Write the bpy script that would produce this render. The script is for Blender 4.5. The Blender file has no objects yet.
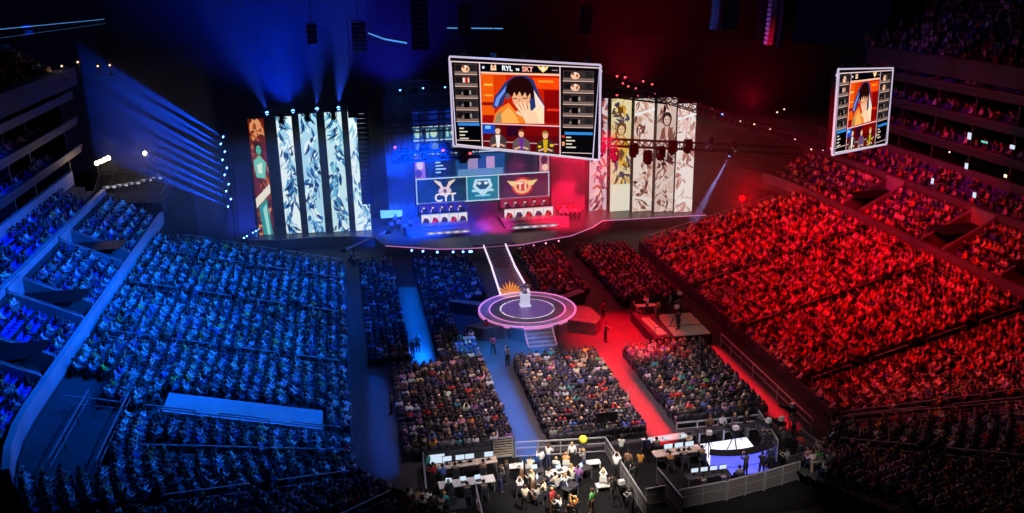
import bpy, bmesh, math, random
import numpy as np
from mathutils import Vector, Matrix
random.seed(7)
RNG = np.random.default_rng(11)
PI = math.pi
R_ = math.radians
SC = bpy.context.scene
COL = SC.collection

# ---------------------------------------------------------------- camera
FPX, PITCH, YAW, ROLL, CH = 900.0, R_(17.83), R_(10.5), R_(1.0), 30.0
_fw = np.array([math.sin(YAW)*math.cos(PITCH), math.cos(YAW)*math.cos(PITCH), -math.sin(PITCH)])
_r0 = np.array([math.cos(YAW), -math.sin(YAW), 0.0])
_u0 = np.cross(_r0, _fw)
_rt = _r0*math.cos(ROLL) - _u0*math.sin(ROLL)
_up = _u0*math.cos(ROLL) + _r0*math.sin(ROLL)
_c = np.array([0.0, 0.0, CH])
cd = bpy.data.cameras.new('camera')
cam = bpy.data.objects.new('camera', cd)
COL.objects.link(cam)
cd.sensor_fit = 'HORIZONTAL'
cd.sensor_width = 36.0
cd.lens = FPX/1024*36
cd.clip_end = 600
mw = Matrix.Identity(4)
for i in range(3):
    mw[i][0], mw[i][1], mw[i][2] = _rt[i], _up[i], -_fw[i]
mw[0][3], mw[1][3], mw[2][3] = _c
cam.matrix_world = mw
SC.camera = cam

def pj(p):
    d = np.asarray(p, float) - _c
    z = d @ _fw
    return 512 + FPX*(d @ _rt)/z, 256.5 - FPX*(d @ _up)/z, z
def _ray(x, y):
    return _fw + _rt*(x-512)/FPX - _up*(y-256.5)/FPX
def gz(x, y, z=0.0):          # where the sight line through a photo point meets the level z
    d = _ray(x, y)
    return Vector(_c + d*(z-CH)/d[2])
def gy(x, y, Y):              # ... meets the vertical plane at depth Y
    d = _ray(x, y)
    return Vector(_c + d*Y/d[1])
def gx(x, y, X):              # ... meets the vertical plane across the hall at X
    d = _ray(x, y)
    return Vector(_c + d*X/d[0])

# ---------------------------------------------------------------- view, world, light
vs = SC.view_settings
vs.view_transform = 'Standard'
vs.look = 'None'
vs.exposure = 0.0
vs.gamma = 1.0
vs.use_curve_mapping = False
W = bpy.data.worlds.new('world')
SC.world = W
W.use_nodes = True
W.node_tree.nodes['Background'].inputs[0].default_value = (0.08, 0.06, 0.5, 1)
W.node_tree.nodes['Background'].inputs[1].default_value = 0.006
SC.cycles.max_bounces = 3
SC.cycles.diffuse_bounces = 2
SC.cycles.glossy_bounces = 2
SC.cycles.transmission_bounces = 3
SC.cycles.volume_bounces = 0
SC.cycles.use_denoising = True
SC.cycles.sample_clamp_indirect = 3
SC.cycles.sample_clamp_direct = 12
SC.cycles.caustics_reflective = False
SC.cycles.caustics_refractive = False

def light(kind, name, loc, target, energy, color, size=0.3, angle=60, blend=0.6, size_y=None, spread=None):
    l = bpy.data.lights.new(name, kind)
    l.energy = energy
    l.color = color
    if kind == 'SPOT':
        l.spot_size = R_(angle)
        l.spot_blend = blend
        l.shadow_soft_size = size
    elif kind == 'AREA':
        l.size = size
        if size_y:
            l.shape = 'RECTANGLE'
            l.size_y = size_y
        if spread:
            l.spread = R_(spread)
    else:
        l.shadow_soft_size = size
    o = bpy.data.objects.new(name, l)
    o.location = loc
    d = Vector(target) - Vector(loc)
    o.rotation_euler = d.to_track_quat('-Z', 'Y').to_euler()
    COL.objects.link(o)
    return o

BLUE, RED = (0.0, 0.14, 1.0), (1.0, 0.002, 0.006)
# washes over the two side stands from the lighting grid above the floor
for y in (58, 72, 86):
    light('SPOT', 'blue_wash', (6, y-2, 27), (-12, y, 3), 50000, BLUE, 0.6, 68, 0.8)
    light('SPOT', 'red_wash', (24, y-2, 27), (43, y, 3), 30000, RED, 0.6, 68, 0.8)
light('SPOT', 'blue_wash_near', (4, 60, 28), (-14, 46, 3), 9000, BLUE, 0.6, 60, 0.8)
light('SPOT', 'blue_club_wash', (-2, 70, 27), (-22, 66, 7), 50000, (0.0, 0.10, 1.0), 0.6, 75, 0.8)
light('SPOT', 'red_club_wash', (32, 72, 27), (52, 74, 7), 9500, (1.0, 0.0, 0.04), 0.6, 75, 0.8)
light('SPOT', 'violet_suite_wash', (30, 78, 27), (57, 80, 15), 1800, (0.55, 0.12, 1.0), 0.6, 60, 0.8)
light('SPOT', 'dim_wash_right_corner', (30, 52, 27), (36, 40, 2), 2600, (1.0, 0.35, 0.4), 0.6, 55, 0.8)
# house light over the floor seats
light('AREA', 'floor_house_light', (14, 56, 26), (15, 56, 0), 1900, (1.0, 0.70, 0.80), 8, size_y=8, spread=60)
light('SPOT', 'floor_blue', (6, 76, 26), (5, 80, 0), 34000, (0.0, 0.09, 1.0), 0.6, 50, 0.7)
light('SPOT', 'floor_red', (24, 80, 26), (23, 82, 0), 20000, (1.0, 0.02, 0.05), 0.6, 45, 0.7)
# narrow aisle washes
light('AREA', 'aisle_blue', (10.3, 57, 24), (10.3, 57, 0), 12000, (0.0, 0.2, 1.0), 0.4, size_y=14, spread=4)
light('AREA', 'aisle_blue_far', (4.9, 75, 24), (4.9, 75, 0), 4500, (0.0, 0.14, 1.0), 0.8, size_y=18, spread=4)
light('AREA', 'aisle_blue_near', (1.0, 57, 24), (1.0, 57, 0), 900, (0.0, 0.12, 1.0), 0.4, size_y=14, spread=4)
light('AREA', 'aisle_red', (19.4, 57, 24), (19.4, 57, 0), 16000, (1.0, 0.0, 0.012), 0.3, size_y=14, spread=4)
light('AREA', 'plaza_red', (21.5, 67, 24), (21.5, 67, 0), 10000, (1.0, 0.0, 0.012), 4, size_y=8, spread=16)
light('AREA', 'plaza_blue', (11.5, 66.6, 24), (11.5, 66.6, 0), 7000, (0.0, 0.22, 1.0), 4, size_y=1.6, spread=12)
light('AREA', 'aisle_red_edge', (28.3, 57, 24), (28.3, 57, 0), 700, (1.0, 0.005, 0.02), 0.6, size_y=14, spread=4)
# stage washes
light('SPOT', 'stage_blue', (8, 78, 18), (6.5, 102, 4), 280000, (0.0, 0.06, 1.0), 0.5, 31, 0.6)
light('SPOT', 'stage_red', (25, 78, 18), (25.5, 102, 4), 230000, (1.0, 0.005, 0.06), 0.5, 29, 0.6)
light('SPOT', 'stage_magenta', (17, 78, 18), (16.6, 99.5, 1.5), 110000, (1.0, 0.01, 0.35), 0.5, 11, 0.8)
light('SPOT', 'stage_violet', (13, 78, 18), (14.0, 99.5, 1.5), 110000, (0.10, 0.04, 1.0), 0.5, 11, 0.8)
light('SPOT', 'round_stage_key', (14.8, 66, 26), (14.8, 73, 1), 14000, (0.75, 0.45, 1.0), 0.5, 22, 0.6)
# white light for the press pens, added unseen from the front
light('SPOT', 'press_light_white', (11.5, 41, 12), (11.8, 46, 0), 15000, (1.0, 0.88, 0.75), 0.4, 50, 0.7)
light('SPOT', 'desk_front_fill', (22, 37, 12), (22, 46, 0), 4200, (1.0, 0.85, 0.8), 0.4, 48, 0.8)
light('SPOT', 'desk_light_left', (6, 40, 10), (6, 47, 0), 1400, (0.85, 0.85, 1.0), 0.4, 48, 0.8)

# unseen lamps added to make the haze glow behind the stage
light('SPOT', 'blue_haze_fill', (-6, 104, 16), (-8, 112, 30), 19000, (0.0, 0.03, 1.0), 0.5, 120, 0.9)
light('SPOT', 'blue_haze_fill', (6, 106, 17), (6, 114, 28), 9000, (0.02, 0.02, 1.0), 0.5, 120, 0.9)
light('SPOT', 'red_haze_fill', (34, 104, 16), (36, 112, 26), 2200, (1.0, 0.0, 0.05), 0.5, 120, 0.9)
light('SPOT', 'red_haze_fill', (48, 100, 14), (52, 112, 18), 1500, (1.0, 0.0, 0.05), 0.5, 120, 0.9)

# ---------------------------------------------------------------- materials
def mat(name, base=(0.1,0.1,0.1), rough=0.6, metal=0.0, emit=None, strength=1.0, noise=None):
    m = bpy.data.materials.new(name)
    m.use_nodes = True
    nt = m.node_tree
    b = nt.nodes['Principled BSDF']
    b.inputs['Base Color'].default_value = (*base, 1)
    b.inputs['Roughness'].default_value = rough
    b.inputs['Metallic'].default_value = metal
    if emit:
        b.inputs['Emission Color'].default_value = (*emit, 1)
        b.inputs['Emission Strength'].default_value = strength
    if noise:
        sc, amt = noise
        n = nt.nodes.new('ShaderNodeTexNoise')
        n.inputs['Scale'].default_value = sc
        n.inputs['Detail'].default_value = 4
        tc = nt.nodes.new('ShaderNodeTexCoord')
        nt.links.new(tc.outputs['Object'], n.inputs['Vector'])
        r = nt.nodes.new('ShaderNodeValToRGB')
        r.color_ramp.elements[0].position = 0.3
        r.color_ramp.elements[1].position = 0.7
        r.color_ramp.elements[0].color = (*[c*(1-amt) for c in base], 1)
        r.color_ramp.elements[1].color = (*[min(1, c*(1+amt)) for c in base], 1)
        nt.links.new(n.outputs['Fac'], r.inputs['Fac'])
        nt.links.new(r.outputs['Color'], b.inputs['Base Color'])
    return m

def attr_mat(name, attr=True, rough=0.8, emission=0.0):
    """colour from the mesh's own colour attribute (attr) or from the object's colour."""
    m = bpy.data.materials.new(name)
    m.use_nodes = True
    nt = m.node_tree
    b = nt.nodes['Principled BSDF']
    b.inputs['Roughness'].default_value = rough
    if attr:
        a = nt.nodes.new('ShaderNodeAttribute')
        a.attribute_name = 'tint'
    else:
        a = nt.nodes.new('ShaderNodeObjectInfo')
    if emission:
        b.inputs['Base Color'].default_value = (0.01, 0.01, 0.01, 1)
        b.inputs['Specular IOR Level'].default_value = 0
        nt.links.new(a.outputs['Color'], b.inputs['Emission Color'])
        b.inputs['Emission Strength'].default_value = emission
    else:
        nt.links.new(a.outputs['Color'], b.inputs['Base Color'])
    return m

M = {
 'blueline': mat('blue_glow_line', (.1,.3,.8), emit=(.1,.42,1.0), strength=.8),  # ribbons; also stands in for blue light reflected by truss bars
 'gloom': mat('dark_fascia', (.05,.045,.055), .6, noise=(.6,.2)),
 'floor': mat('floor_covering', (0.022,0.022,0.024), 0.7, noise=(.35, 0.25)),
 'parapetshade': mat('shaded_parapet', (0.13,0.12,0.14), 0.6, noise=(0.5, 0.2)),  # parapet colour darkened for the dimly lit right side
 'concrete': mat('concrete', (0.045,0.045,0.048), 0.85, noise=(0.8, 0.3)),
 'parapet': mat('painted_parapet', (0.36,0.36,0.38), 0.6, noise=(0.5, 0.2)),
 'suite': mat('suite_fascia', (0.12,0.10,0.12), 0.6, noise=(0.6, 0.2)),
 'dark': mat('black_drape', (0.02,0.02,0.022), 0.9),
 'pendark': mat('dark_pen_floor', (.006,.006,.007), .9),
 'black': mat('black_paint', (0.015,0.015,0.017), 0.5),
 'metal': mat('aluminium', (0.42,0.42,0.44), 0.4, 0.7),
 'darkmetal': mat('dark_metal', (0.06,0.06,0.065), 0.45, 0.5),
 'rail': mat('steel_rail', (0.5,0.5,0.52), 0.4, 0.5),
 'seat': mat('seat_plastic', (0.035,0.035,0.05), 0.6),
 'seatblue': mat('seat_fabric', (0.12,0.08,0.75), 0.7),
 'stage': mat('stage_deck', (0.10,0.10,0.11), 0.35, noise=(2, 0.3)),
 'stagelight': mat('stage_face', (0.26,0.25,0.28), 0.5, noise=(1.5, 0.2)),
 'white': mat('white_paint', (0.75,0.74,0.72), 0.6),
 'beige': mat('beige_board', (0.55,0.46,0.36), 0.7, noise=(3, 0.2)),
 'skin': mat('skin', (0.55,0.34,0.25), 0.6),
 'tint': attr_mat('cloth_by_mesh'),
 'otint': attr_mat('cloth_by_object', attr=False),
 'picture': attr_mat('screen_picture', emission=1.0),
 'wline': mat('white_light_line', (0.8,0.8,0.8), emit=(0.95,0.8,1.0), strength=1.1),
 'pinkline': mat('pink_light_line', (0.6,0.4,0.6), emit=(1.0,0.30,0.75), strength=0.6),
 'blamp': mat('blue_lamp', (0.1,0.2,1), emit=(0.10,0.28,1.0), strength=10),
 'wlamp': mat('warm_lamp', (1,0.8,0.6), emit=(1.0,0.75,0.5), strength=18),
 'rlamp': mat('red_lamp', (1,0.1,0.1), emit=(1.0,0.0,0.0), strength=30),
 'glowscreen': mat('laptop_glow', (0.1,0.1,0.1), emit=(0.7,0.85,1.0), strength=0.9),
 'deskglow': mat('white_desk_panel', (0.6,0.6,0.7), emit=(0.75,0.8,1.0), strength=1.0),
 'deskblue': mat('blue_desk_panel', (0.1,0.1,0.7), emit=(0.12,0.14,0.95), strength=1.0),
 'gold': mat('gold_metal', (0.9,0.5,0.08), 0.4, 0.2),
 'silver': mat('silver_metal', (0.85,0.85,0.9), 0.25, 0.7),
 'glass': mat('rail_glass', (0.25,0.3,0.4), 0.15),
}
for _k in ('black', 'darkmetal', 'pendark', 'dark'): M[_k].node_tree.nodes['Principled BSDF'].inputs['Specular IOR Level'].default_value = 0.12
_g = M['glass'].node_tree.nodes['Principled BSDF']
_g.inputs['Alpha'].default_value = 0.25

# ---------------------------------------------------------------- mesh helpers
class MB:
    def __init__(s):
        s.v, s.f, s.c = [], [], []
    def add(s, vs, fs, col=None):
        n = len(s.v)
        s.v += [tuple(p) for p in vs]
        s.f += [tuple(n+i for i in f) for f in fs]
        s.c += [col]*len(fs)
        return s
    def box(s, c, d, rz=0.0, col=None):
        hx, hy, hz = d[0]/2, d[1]/2, d[2]/2
        ca, sa = math.cos(rz), math.sin(rz)
        vs = []
        for z in (-hz, hz):
            for x, y in ((-hx,-hy),(hx,-hy),(hx,hy),(-hx,hy)):
                vs.append((c[0]+x*ca-y*sa, c[1]+x*sa+y*ca, c[2]+z))
        return s.add(vs, [(0,3,2,1),(4,5,6,7),(0,1,5,4),(1,2,6,5),(2,3,7,6),(3,0,4,7)], col)
    def bar(s, p, q, w=0.05, h=None, col=None):
        p, q = Vector(p), Vector(q)
        h = h or w
        d = (q-p)
        if d.length < 1e-6: return s
        d.normalize()
        u = Vector((0,0,1)) if abs(d.z) < 0.95 else Vector((1,0,0))
        a = d.cross(u).normalized()*(w/2)
        b = d.cross(a).normalized()*(h/2)
        vs = [p-a-b, p+a-b, p+a+b, p-a+b, q-a-b, q+a-b, q+a+b, q-a+b]
        return s.add(vs, [(0,3,2,1),(4,5,6,7),(0,1,5,4),(1,2,6,5),(2,3,7,6),(3,0,4,7)], col)
    def tube(s, p, q, r1, r2=None, n=10, caps=True, col=None):
        p, q = Vector(p), Vector(q)
        r2 = r1 if r2 is None else r2
        d = (q-p).normalized()
        u = Vector((0,0,1)) if abs(d.z) < 0.95 else Vector((1,0,0))
        a = d.cross(u).normalized(); b = d.cross(a)
        vs = [p+(a*math.cos(2*PI*i/n)+b*math.sin(2*PI*i/n))*r1 for i in range(n)]
        vs += [q+(a*math.cos(2*PI*i/n)+b*math.sin(2*PI*i/n))*r2 for i in range(n)]
        fs = [(i, n+i, n+(i+1)%n, (i+1)%n) for i in range(n)]
        if caps: fs += [tuple(range(n)), tuple(range(2*n-1, n-1, -1))]
        return s.add(vs, fs, col)
    def lathe(s, c, prof, n=24, sx=1.0, sy=1.0, col=None):
        vs, fs = [], []
        for r, z in prof:
            for i in range(n):
                a = 2*PI*i/n
                vs.append((c[0]+r*sx*math.cos(a), c[1]+r*sy*math.sin(a), c[2]+z))
        for k in range(len(prof)-1):
            for i in range(n):
                j = (i+1) % n
                fs.append((k*n+i, k*n+j, (k+1)*n+j, (k+1)*n+i))
        fs.append(tuple(range(n-1, -1, -1)))
        fs.append(tuple(range((len(prof)-1)*n, len(prof)*n)))
        return s.add(vs, fs, col)
    def prism(s, pts, z0, z1, col=None):     # pts: plan outline, counter-clockwise
        n = len(pts)
        vs = [(p[0], p[1], z0) for p in pts] + [(p[0], p[1], z1) for p in pts]
        fs = [tuple(range(n-1, -1, -1)), tuple(range(n, 2*n))]
        fs += [(i, (i+1) % n, n+(i+1) % n, n+i) for i in range(n)]
        return s.add(vs, fs, col)
    def ball(s, c, r, n=8, col=None, sz=1.0):
        prof = [(max(0.001, r*math.sin(PI*k/(n//2+2))), -r*sz*math.cos(PI*k/(n//2+2))) for k in range(0, n//2+3)]
        return s.lathe(c, prof, n, col=col)
    def build(s, name, m, parent=None, smooth=False, bevel=0):
        me = bpy.data.meshes.new(name)
        me.from_pydata(s.v, [], s.f)
        if any(c is not None for c in s.c):
            at = me.color_attributes.new('tint', 'FLOAT_COLOR', 'CORNER')
            arr = []
            for p, c in zip(me.polygons, s.c):
                arr += list((*(c or (0.1,0.1,0.1)), 1.0))*p.loop_total
            at.data.foreach_set('color', arr)
        me.materials.append(m)
        if smooth:
            me.polygons.foreach_set('use_smooth', [True]*len(me.polygons))
        me.update()
        o = bpy.data.objects.new(name, me)
        COL.objects.link(o)
        if parent: o.parent = parent
        if bevel:
            bv = o.modifiers.new('bevel', 'BEVEL')
            bv.width = bevel
            bv.segments = 2
        return o

def tag(o, label=None, cat=None, group=None, kind=None):
    if label: o['label'] = label
    if cat: o['category'] = cat
    if group: o['group'] = group
    if kind: o['kind'] = kind
    return o
def empty(name, loc=(0,0,0), rz=0.0, **k):
    o = bpy.data.objects.new(name, None)
    o.location = loc
    o.rotation_euler = (0, 0, rz)
    o.empty_display_size = 0.2
    COL.objects.link(o)
    return tag(o, k.get('label'), k.get('cat'), k.get('group'), k.get('kind'))
def copy_tree(o, parent=None):
    c = o.copy()
    COL.objects.link(c)
    c.parent = parent
    for ch in list(o.children):
        copy_tree(ch, c)
    return c
def struct(o, label=None):
    return tag(o, label, kind='structure')

def wb(mb, name, m, root, **k):        # a part drawn in world coordinates under a root that stands at the thing's base
    o = mb.build(name, m, root, **k)
    o.matrix_parent_inverse = (Matrix.Translation(root.location) @ root.rotation_euler.to_matrix().to_4x4()).inverted()
    return o

# ---------------------------------------------------------------- the setting
# plan: floor X 0..30, stands rise away from it on both sides (w = metres outward from the floor edge)
YN, YF = 51.5, 90.0
def pt(side, w, st):
    k, v = st
    R = 6 + w
    if k == 's': x, y = 30+w, v
    elif k == 'n': x, y = 24+R*math.cos(v), YN-R*math.sin(v)
    else: x, y = 24+R*math.cos(v), YF+R*math.sin(v)
    return (x, y) if side > 0 else (30-x, y)
def inward(side, st):
    k, v = st
    if k == 's': d = (-1.0, 0.0)
    elif k == 'n': d = (-math.cos(v), math.sin(v))
    else: d = (-math.cos(v), -math.sin(v))
    return (d[0]*side, d[1])
def sweep(side, prof, sts, closed=False):
    mb = MB()
    vs = []
    for st in sts:
        for w, z in prof:
            x, y = pt(side, w, st)
            vs.append((x, y, z))
    n = len(prof)
    fs = []
    for i in range(len(sts)-1):
        for j in range(n if closed else n-1):
            a, b = i*n+j, i*n+(j+1) % n
            f = (a, b, b+n, a+n)
            fs.append(f if side > 0 else f[::-1])
    if closed:
        fs.append(tuple(range(n)))
        fs.append(tuple(range(len(vs)-1, len(vs)-n-1, -1)))
    return mb.add(vs, fs)
NEAR = [('n', R_(a)) for a in range(80, 0, -5)]
NEARC = [('n', R_(a)) for a in (18, 12, 6)]
NEARU = []
STR = [('s', y) for y in (51.5, 64.2, 74.9, 85.6, 90.0)]
FARC = [('f', R_(a)) for a in range(5, 91, 5)]

o = MB().prism([(-60,-20),(90,-20),(90,150),(-60,150)], -0.3, 0.0).build('floor', M['floor']); struct(o)
# lower tier profile in steps
LROW, LPITCH, LRISE = 21, 0.85, 0.2125
def lz(i): return 0.6 + i*LRISE
prof = [(0.9, 0.0), (0.9, 1.25), (1.0, 1.25), (1.0, 0.6)]
for i in range(LROW):
    w = 1.0 + i*LPITCH
    prof += [(w, lz(i)), (w+LPITCH, lz(i))]
prof += [(18.9, 5.0), (18.9, -0.01)]
CROW, CPITCH, CRISE, CW0, CZ0 = 5, 0.85, 0.5, 19.6, 5.6
def cz(i): return CZ0 + i*CRISE
cprof = [(19.0, 4.6), (19.0, 6.4), (19.25, 6.4), (19.25, CZ0)]
for i in range(CROW):
    w = CW0 + i*CPITCH
    cprof += [(w, cz(i)), (w+CPITCH, cz(i))]
cprof += [(24.2, 9.2), (24.45, 9.2), (24.45, 8.6), (25.3, 8.6), (25.3, 9.1), (26.1, 9.1), (26.1, 9.6), (27.0, 9.6), (27.0, 11.2), (27.25, 11.2), (27.25, 9.6), (31, 9.6)]
for side, nm in ((-1, 'left'), (1, 'right')):
    struct(sweep(side, prof, NEAR+STR).build('floor_lower_stand_'+nm, M['concrete']))
    # end wall of the lower stand at Y = 90
    mb = MB()
    ys = YF
    pts = [(0.9,0.0)] + prof[1:-1] + [(18.9,0.0)]
    vs = [(*pt(side, w, ('s', ys)), z) for w, z in pts] + [(*pt(side, w, ('s', ys+0.25)), z) for w, z in pts]
    n = len(pts)
    f1, f2 = tuple(range(n)), tuple(range(2*n-1, n-1, -1))
    mb.add(vs, [f1, f2] + [(i, i+n, (i+1) % n+n, (i+1) % n) for i in range(n)])
    struct(mb.build('wall_stand_end_'+nm, M['concrete']))
    struct(sweep(side, cprof, (NEARC if side < 0 else NEAR)+STR+(FARC[:9] if side > 0 else [('s', 95.0)])).build('floor_club_stand_'+nm, M['concrete']))
    # parapets: slabs just proud of the concrete, right copy darkened for its dim light
    for (w0, w1, z0, z1) in ((18.92, 19.3, 5.35, 6.5), (24.1, 24.5, 8.35, 9.3), (26.95, 27.3, 10.0, 11.3)):
        struct(sweep(side, [(w0,z0),(w0,z1),(w1,z1),(w1,z0)], (NEARC if side < 0 else NEAR)+STR+(FARC[:3] if side > 0 else [('s', 95.0)]), True).build('wall_parapet_'+nm, M['parapet' if side < 0 else 'parapetshade']))
    if side < 0:      # end wall of the club stand
        cp_ = [(19.0,0.0)]+cprof[1:-2]+[(31,11.2),(31,0.0)]
        vs = [(*pt(side, w, ('s', 95.0)), z) for w, z in cp_] + [(*pt(side, w, ('s', 95.25)), z) for w, z in cp_]
        n = len(cp_)
        struct(MB().add(vs, [tuple(range(n)), tuple(range(2*n-1, n-1, -1))] + [(i, i+n, (i+1) % n+n, (i+1) % n) for i in range(n)]).build('wall_club_end_left', M['concrete']))
    # suites: three storeys of open boxes
    FA = [('s', 98.0)] if side < 0 else []
    back = sweep(side, [(31,9.6),(31,20.4)], (NEARU if side < 0 else NEAR)+STR+FARC)
    struct(back.build('wall_suite_back_'+nm, M['dark']))
    for z in (13.0, 15.8, 18.4):
        struct(sweep(side, [(26.6,z-0.3),(26.45,z+0.45),(26.7,z+0.45),(26.8,z),(31,z),(31,z-0.3)], (NEARU if side < 0 else NEAR)+STR+FA, True).build('floor_suite_level_'+nm, M['gloom']))
    for z in (13.0, 15.8, 18.4, 20.78):
        struct(sweep(side, [(26.38,z+.45),(26.38,z+.53),(26.75,z+.53),(26.75,z+.45)], (NEARU if side < 0 else NEAR)+STR+FA, True).build('trim_suite_rail_'+nm, M['parapetshade' if side > 0 else 'suite']))
    mb = MB()
    for st in [('s', y) for y in np.arange(46, 90, 5.5)] + ([('s', 95.5)] if side < 0 else []):
        for (z0, z1) in ((9.7, 12.5), (13.05, 15.3), (15.85, 17.9), (18.45, 20.3)):
            p, q = pt(side, 27.2, st), pt(side, 30.9, st)
            mb.bar((p[0],p[1],(z0+z1)/2), (q[0],q[1],(z0+z1)/2), 0.25, z1-z0)
    struct(mb.build('wall_suite_partition_'+nm, M['gloom']))
    # upper deck
    up = [(26.0, 19.6), (26.0, 21.2), (26.3, 21.2), (26.3, 20.5)]
    for i in range(24):
        up += [(26.8+i*0.8, 20.5+i*0.52), (27.6+i*0.8, 20.5+i*0.52)]
    up += [(46, 20.4), (31, 19.9)]
    struct(sweep(side, up, (NEARU if side < 0 else NEAR)+STR+FA, True).build('floor_upper_deck_'+nm, M['concrete']))
    struct(sweep(side, [(25.9,19.5),(25.85,21.3),(26.05,21.3),(26.05,19.5)], (NEARU if side < 0 else NEAR)+STR+FA, True).build('wall_parapet_upper_'+nm, M['gloom']))
struct(MB().prism([(-30,126),(60,126),(60,127),(-30,127)], 0, 37).build('wall_far', M['dark']))
struct(MB().prism([(-52,-20),(-51,-20),(-51,127),(-52,127)], 0, 37).build('wall_left', M['dark']))
struct(MB().prism([(82,-20),(83,-20),(83,127),(82,127)], 0, 37).build('wall_right', M['dark']))
struct(MB().prism([(-52,-20),(83,-20),(83,127),(-52,127)], 37, 38).build('ceiling', M['dark']))

# portals (walled stair pits) in the club stand: walls, and a black sheet put in for the pit's shade
def portal(side, y, w0=19.35, w1=24.0, dy=3.0):
    nm = 'left' if side < 0 else 'right'
    x0, x1 = pt(side, w0, ('s', y))[0], pt(side, w1, ('s', y))[0]
    zt0, zt1 = 6.6, 8.9
    r = empty('stair_portal', (x0, y, CZ0), label=f'walled stair portal in the {nm} club seats, ' + {56.5: 'nearest the camera', 66.5: 'between the other two', 79.5: 'farthest, by the stage end'}[y],
              cat='portal', group=f'stair portals in the {nm} club stand')
    for s in (-1, 1):
        yy = y+s*dy/2
        vs = [(x0,yy-.1,5.3),(x1,yy-.1,5.6),(x1,yy-.1,zt1),(x0,yy-.1,zt0),(x0,yy+.1,5.3),(x1,yy+.1,5.6),(x1,yy+.1,zt1),(x0,yy+.1,zt0)]
        wb(MB().add(vs, [(0,1,2,3),(7,6,5,4),(0,4,5,1),(1,5,6,2),(2,6,7,3),(3,7,4,0)]), 'side_wall', M['parapet'], r)
        wb(MB().bar((x0,yy,zt0+.12),(x1,yy,zt1+.12),.06), 'handrail', M['rail'], r)
    wb(MB().box((x1, y, 7.9), (0.2, dy, 2.6)), 'head_wall', M['parapet'], r)
    wb(MB().box(((x0+x1)/2, y, 7.75), (abs(x1-x0)-.1, dy-.25, 0.02), 0), 'pit_shade', M['black'], r)
for side in (-1, 1):
    for y in (56.5, 66.5, 79.5):
        portal(side, y)

# ---------------------------------------------------------------- seats
seats = []     # (x, y, z, facing, zone, row, kind)
AISLES = (53.6, 64.3, 74.9, 84.2)
def stand_seats():
    for side in (-1, 1):
        zn = 'left' if side < 0 else 'right'
        for i in range(LROW):
            w = 1.0 + i*LPITCH + 0.42
            y = YN
            while y < YF-0.4:
                ok = all(abs(y-a) > 0.62 for a in AISLES)
                if side < 0 and 53.6 < y < 56.4 and 2.6 < w < 12.5: ok = False     # covered block
                if side < 0 and 46.0 < y < 54.3 and 14.3 < w < 16.6: ok = False    # stair well
                if side < 0 and w > 16.6 and y < 58: ok = False                    # open walkway below the club boxes
                if ok: seats.append((*pt(side, w, ('s', y)), lz(i), inward(side, ('s', y)), f'lower {zn} stand', i+1, 'lower'))
                y += 0.54
            R = 6+w
            a = 0.54/R
            while a < R_(78):
                ok = all(abs(a-R_(b))*R > 0.62 for b in (27, 52))
                if side > 0 and R_(23.5) < a < R_(28.5): ok = False
                if side < 0 and R_(5) < a < R_(10) and w < 13: ok = False
                if side < 0 and 14.3 < w and a < R_(16): ok = False
                if ok: seats.append((*pt(side, w, ('n', a)), lz(i), inward(side, ('n', a)), f'near corner of the lower {zn} stand', i+1, 'lower'))
                a += 0.54/R
        for i in range(CROW):
            w = CW0 + i*CPITCH + 0.42
            y = 44.0
            while y < YF+(6 if side > 0 else 4.6):
                ok = all(abs(y-a) > 1.85 for a in (56.5, 66.5, 79.5))
                if y < YN: x_, y_ = pt(side, w, ('n', (YN-y)/(6+w))); inn = inward(side, ('n', (YN-y)/(6+w)))
                elif y > YF and side > 0: x_, y_ = pt(side, w, ('f', (y-YF)/(6+w))); inn = inward(side, ('f', (y-YF)/(6+w)))
                else: x_, y_ = pt(side, w, ('s', y)); inn = inward(side, ('s', y))
                if ok: seats.append((x_, y_, cz(i), inn, f'{zn} club stand', i+1, 'club'))
                y += 0.56
        for k, (w, z) in enumerate(((24.9, 8.6), (25.75, 9.1), (26.6, 9.6))):
            for y in np.arange(47, 90, 0.6):
                seats.append((*pt(side, w, ('s', y)), z, inward(side, ('s', y)), f'{zn} terrace above the club stand', k+1, 'terrace'))
        for z in (13.0, 15.8, 18.4):
            for j, w in enumerate((27.25, 28.1)):
                for y in np.arange(47, 89, 0.66):
                    if int(y*1.3+z*7) % 6: seats.append((*pt(side, w, ('s', y)), z, inward(side, ('s', y)), f'{zn} suite balcony', j+1, 'terrace'))
        for k in range(14):
            for y in np.arange(50, 94, 0.62):
                if y < YF: p = pt(side, 27.2+k*0.8, ('s', y)); inn = (-side, 0.0)
                else: p = pt(side, 27.2+k*0.8, ('f', (y-YF)/32)); inn = inward(side, ('f', (y-YF)/32))
                seats.append((*p, 20.5+k*0.52, inn, f'{zn} upper deck', k+1, 'upper'))
def floor_block(x0, x1, y0, y1, zone, f=None, tgt=(15.5, 98)):
    y, k = y1, 0
    while y > y0:
        k += 1
        x = x0+0.27
        while x < x1:
            if f is None or f(x, y):
                d = Vector((tgt[0]-x, tgt[1]-y)).normalized()
                seats.append((x, y, 0.0, (d.x*0.5, 0.9), zone, k, 'floor'))
            x += 0.56
        y -= 0.88
stand_seats()
floor_block(11.7, 18.4, 50.6, 63.6, 'centre floor block in front of the round stage')
floor_block(2.2, 9.2, 50.9, 69.0, 'left floor block beside the blue aisle', f=lambda x, y: not (y > 64.5 and x < 6))
floor_block(20.7, 27.4, 51.2, 63.4, 'right floor block beside the red aisle')
floor_block(6.0, 12.2, 76.5, 90.0, 'floor block left of the stage steps', f=lambda x, y: (x-14.8)**2+(y-73)**2 > 42)
floor_block(6.0, 8.4, 69.3, 76.2, 'floor block left of the round stage')
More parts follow.
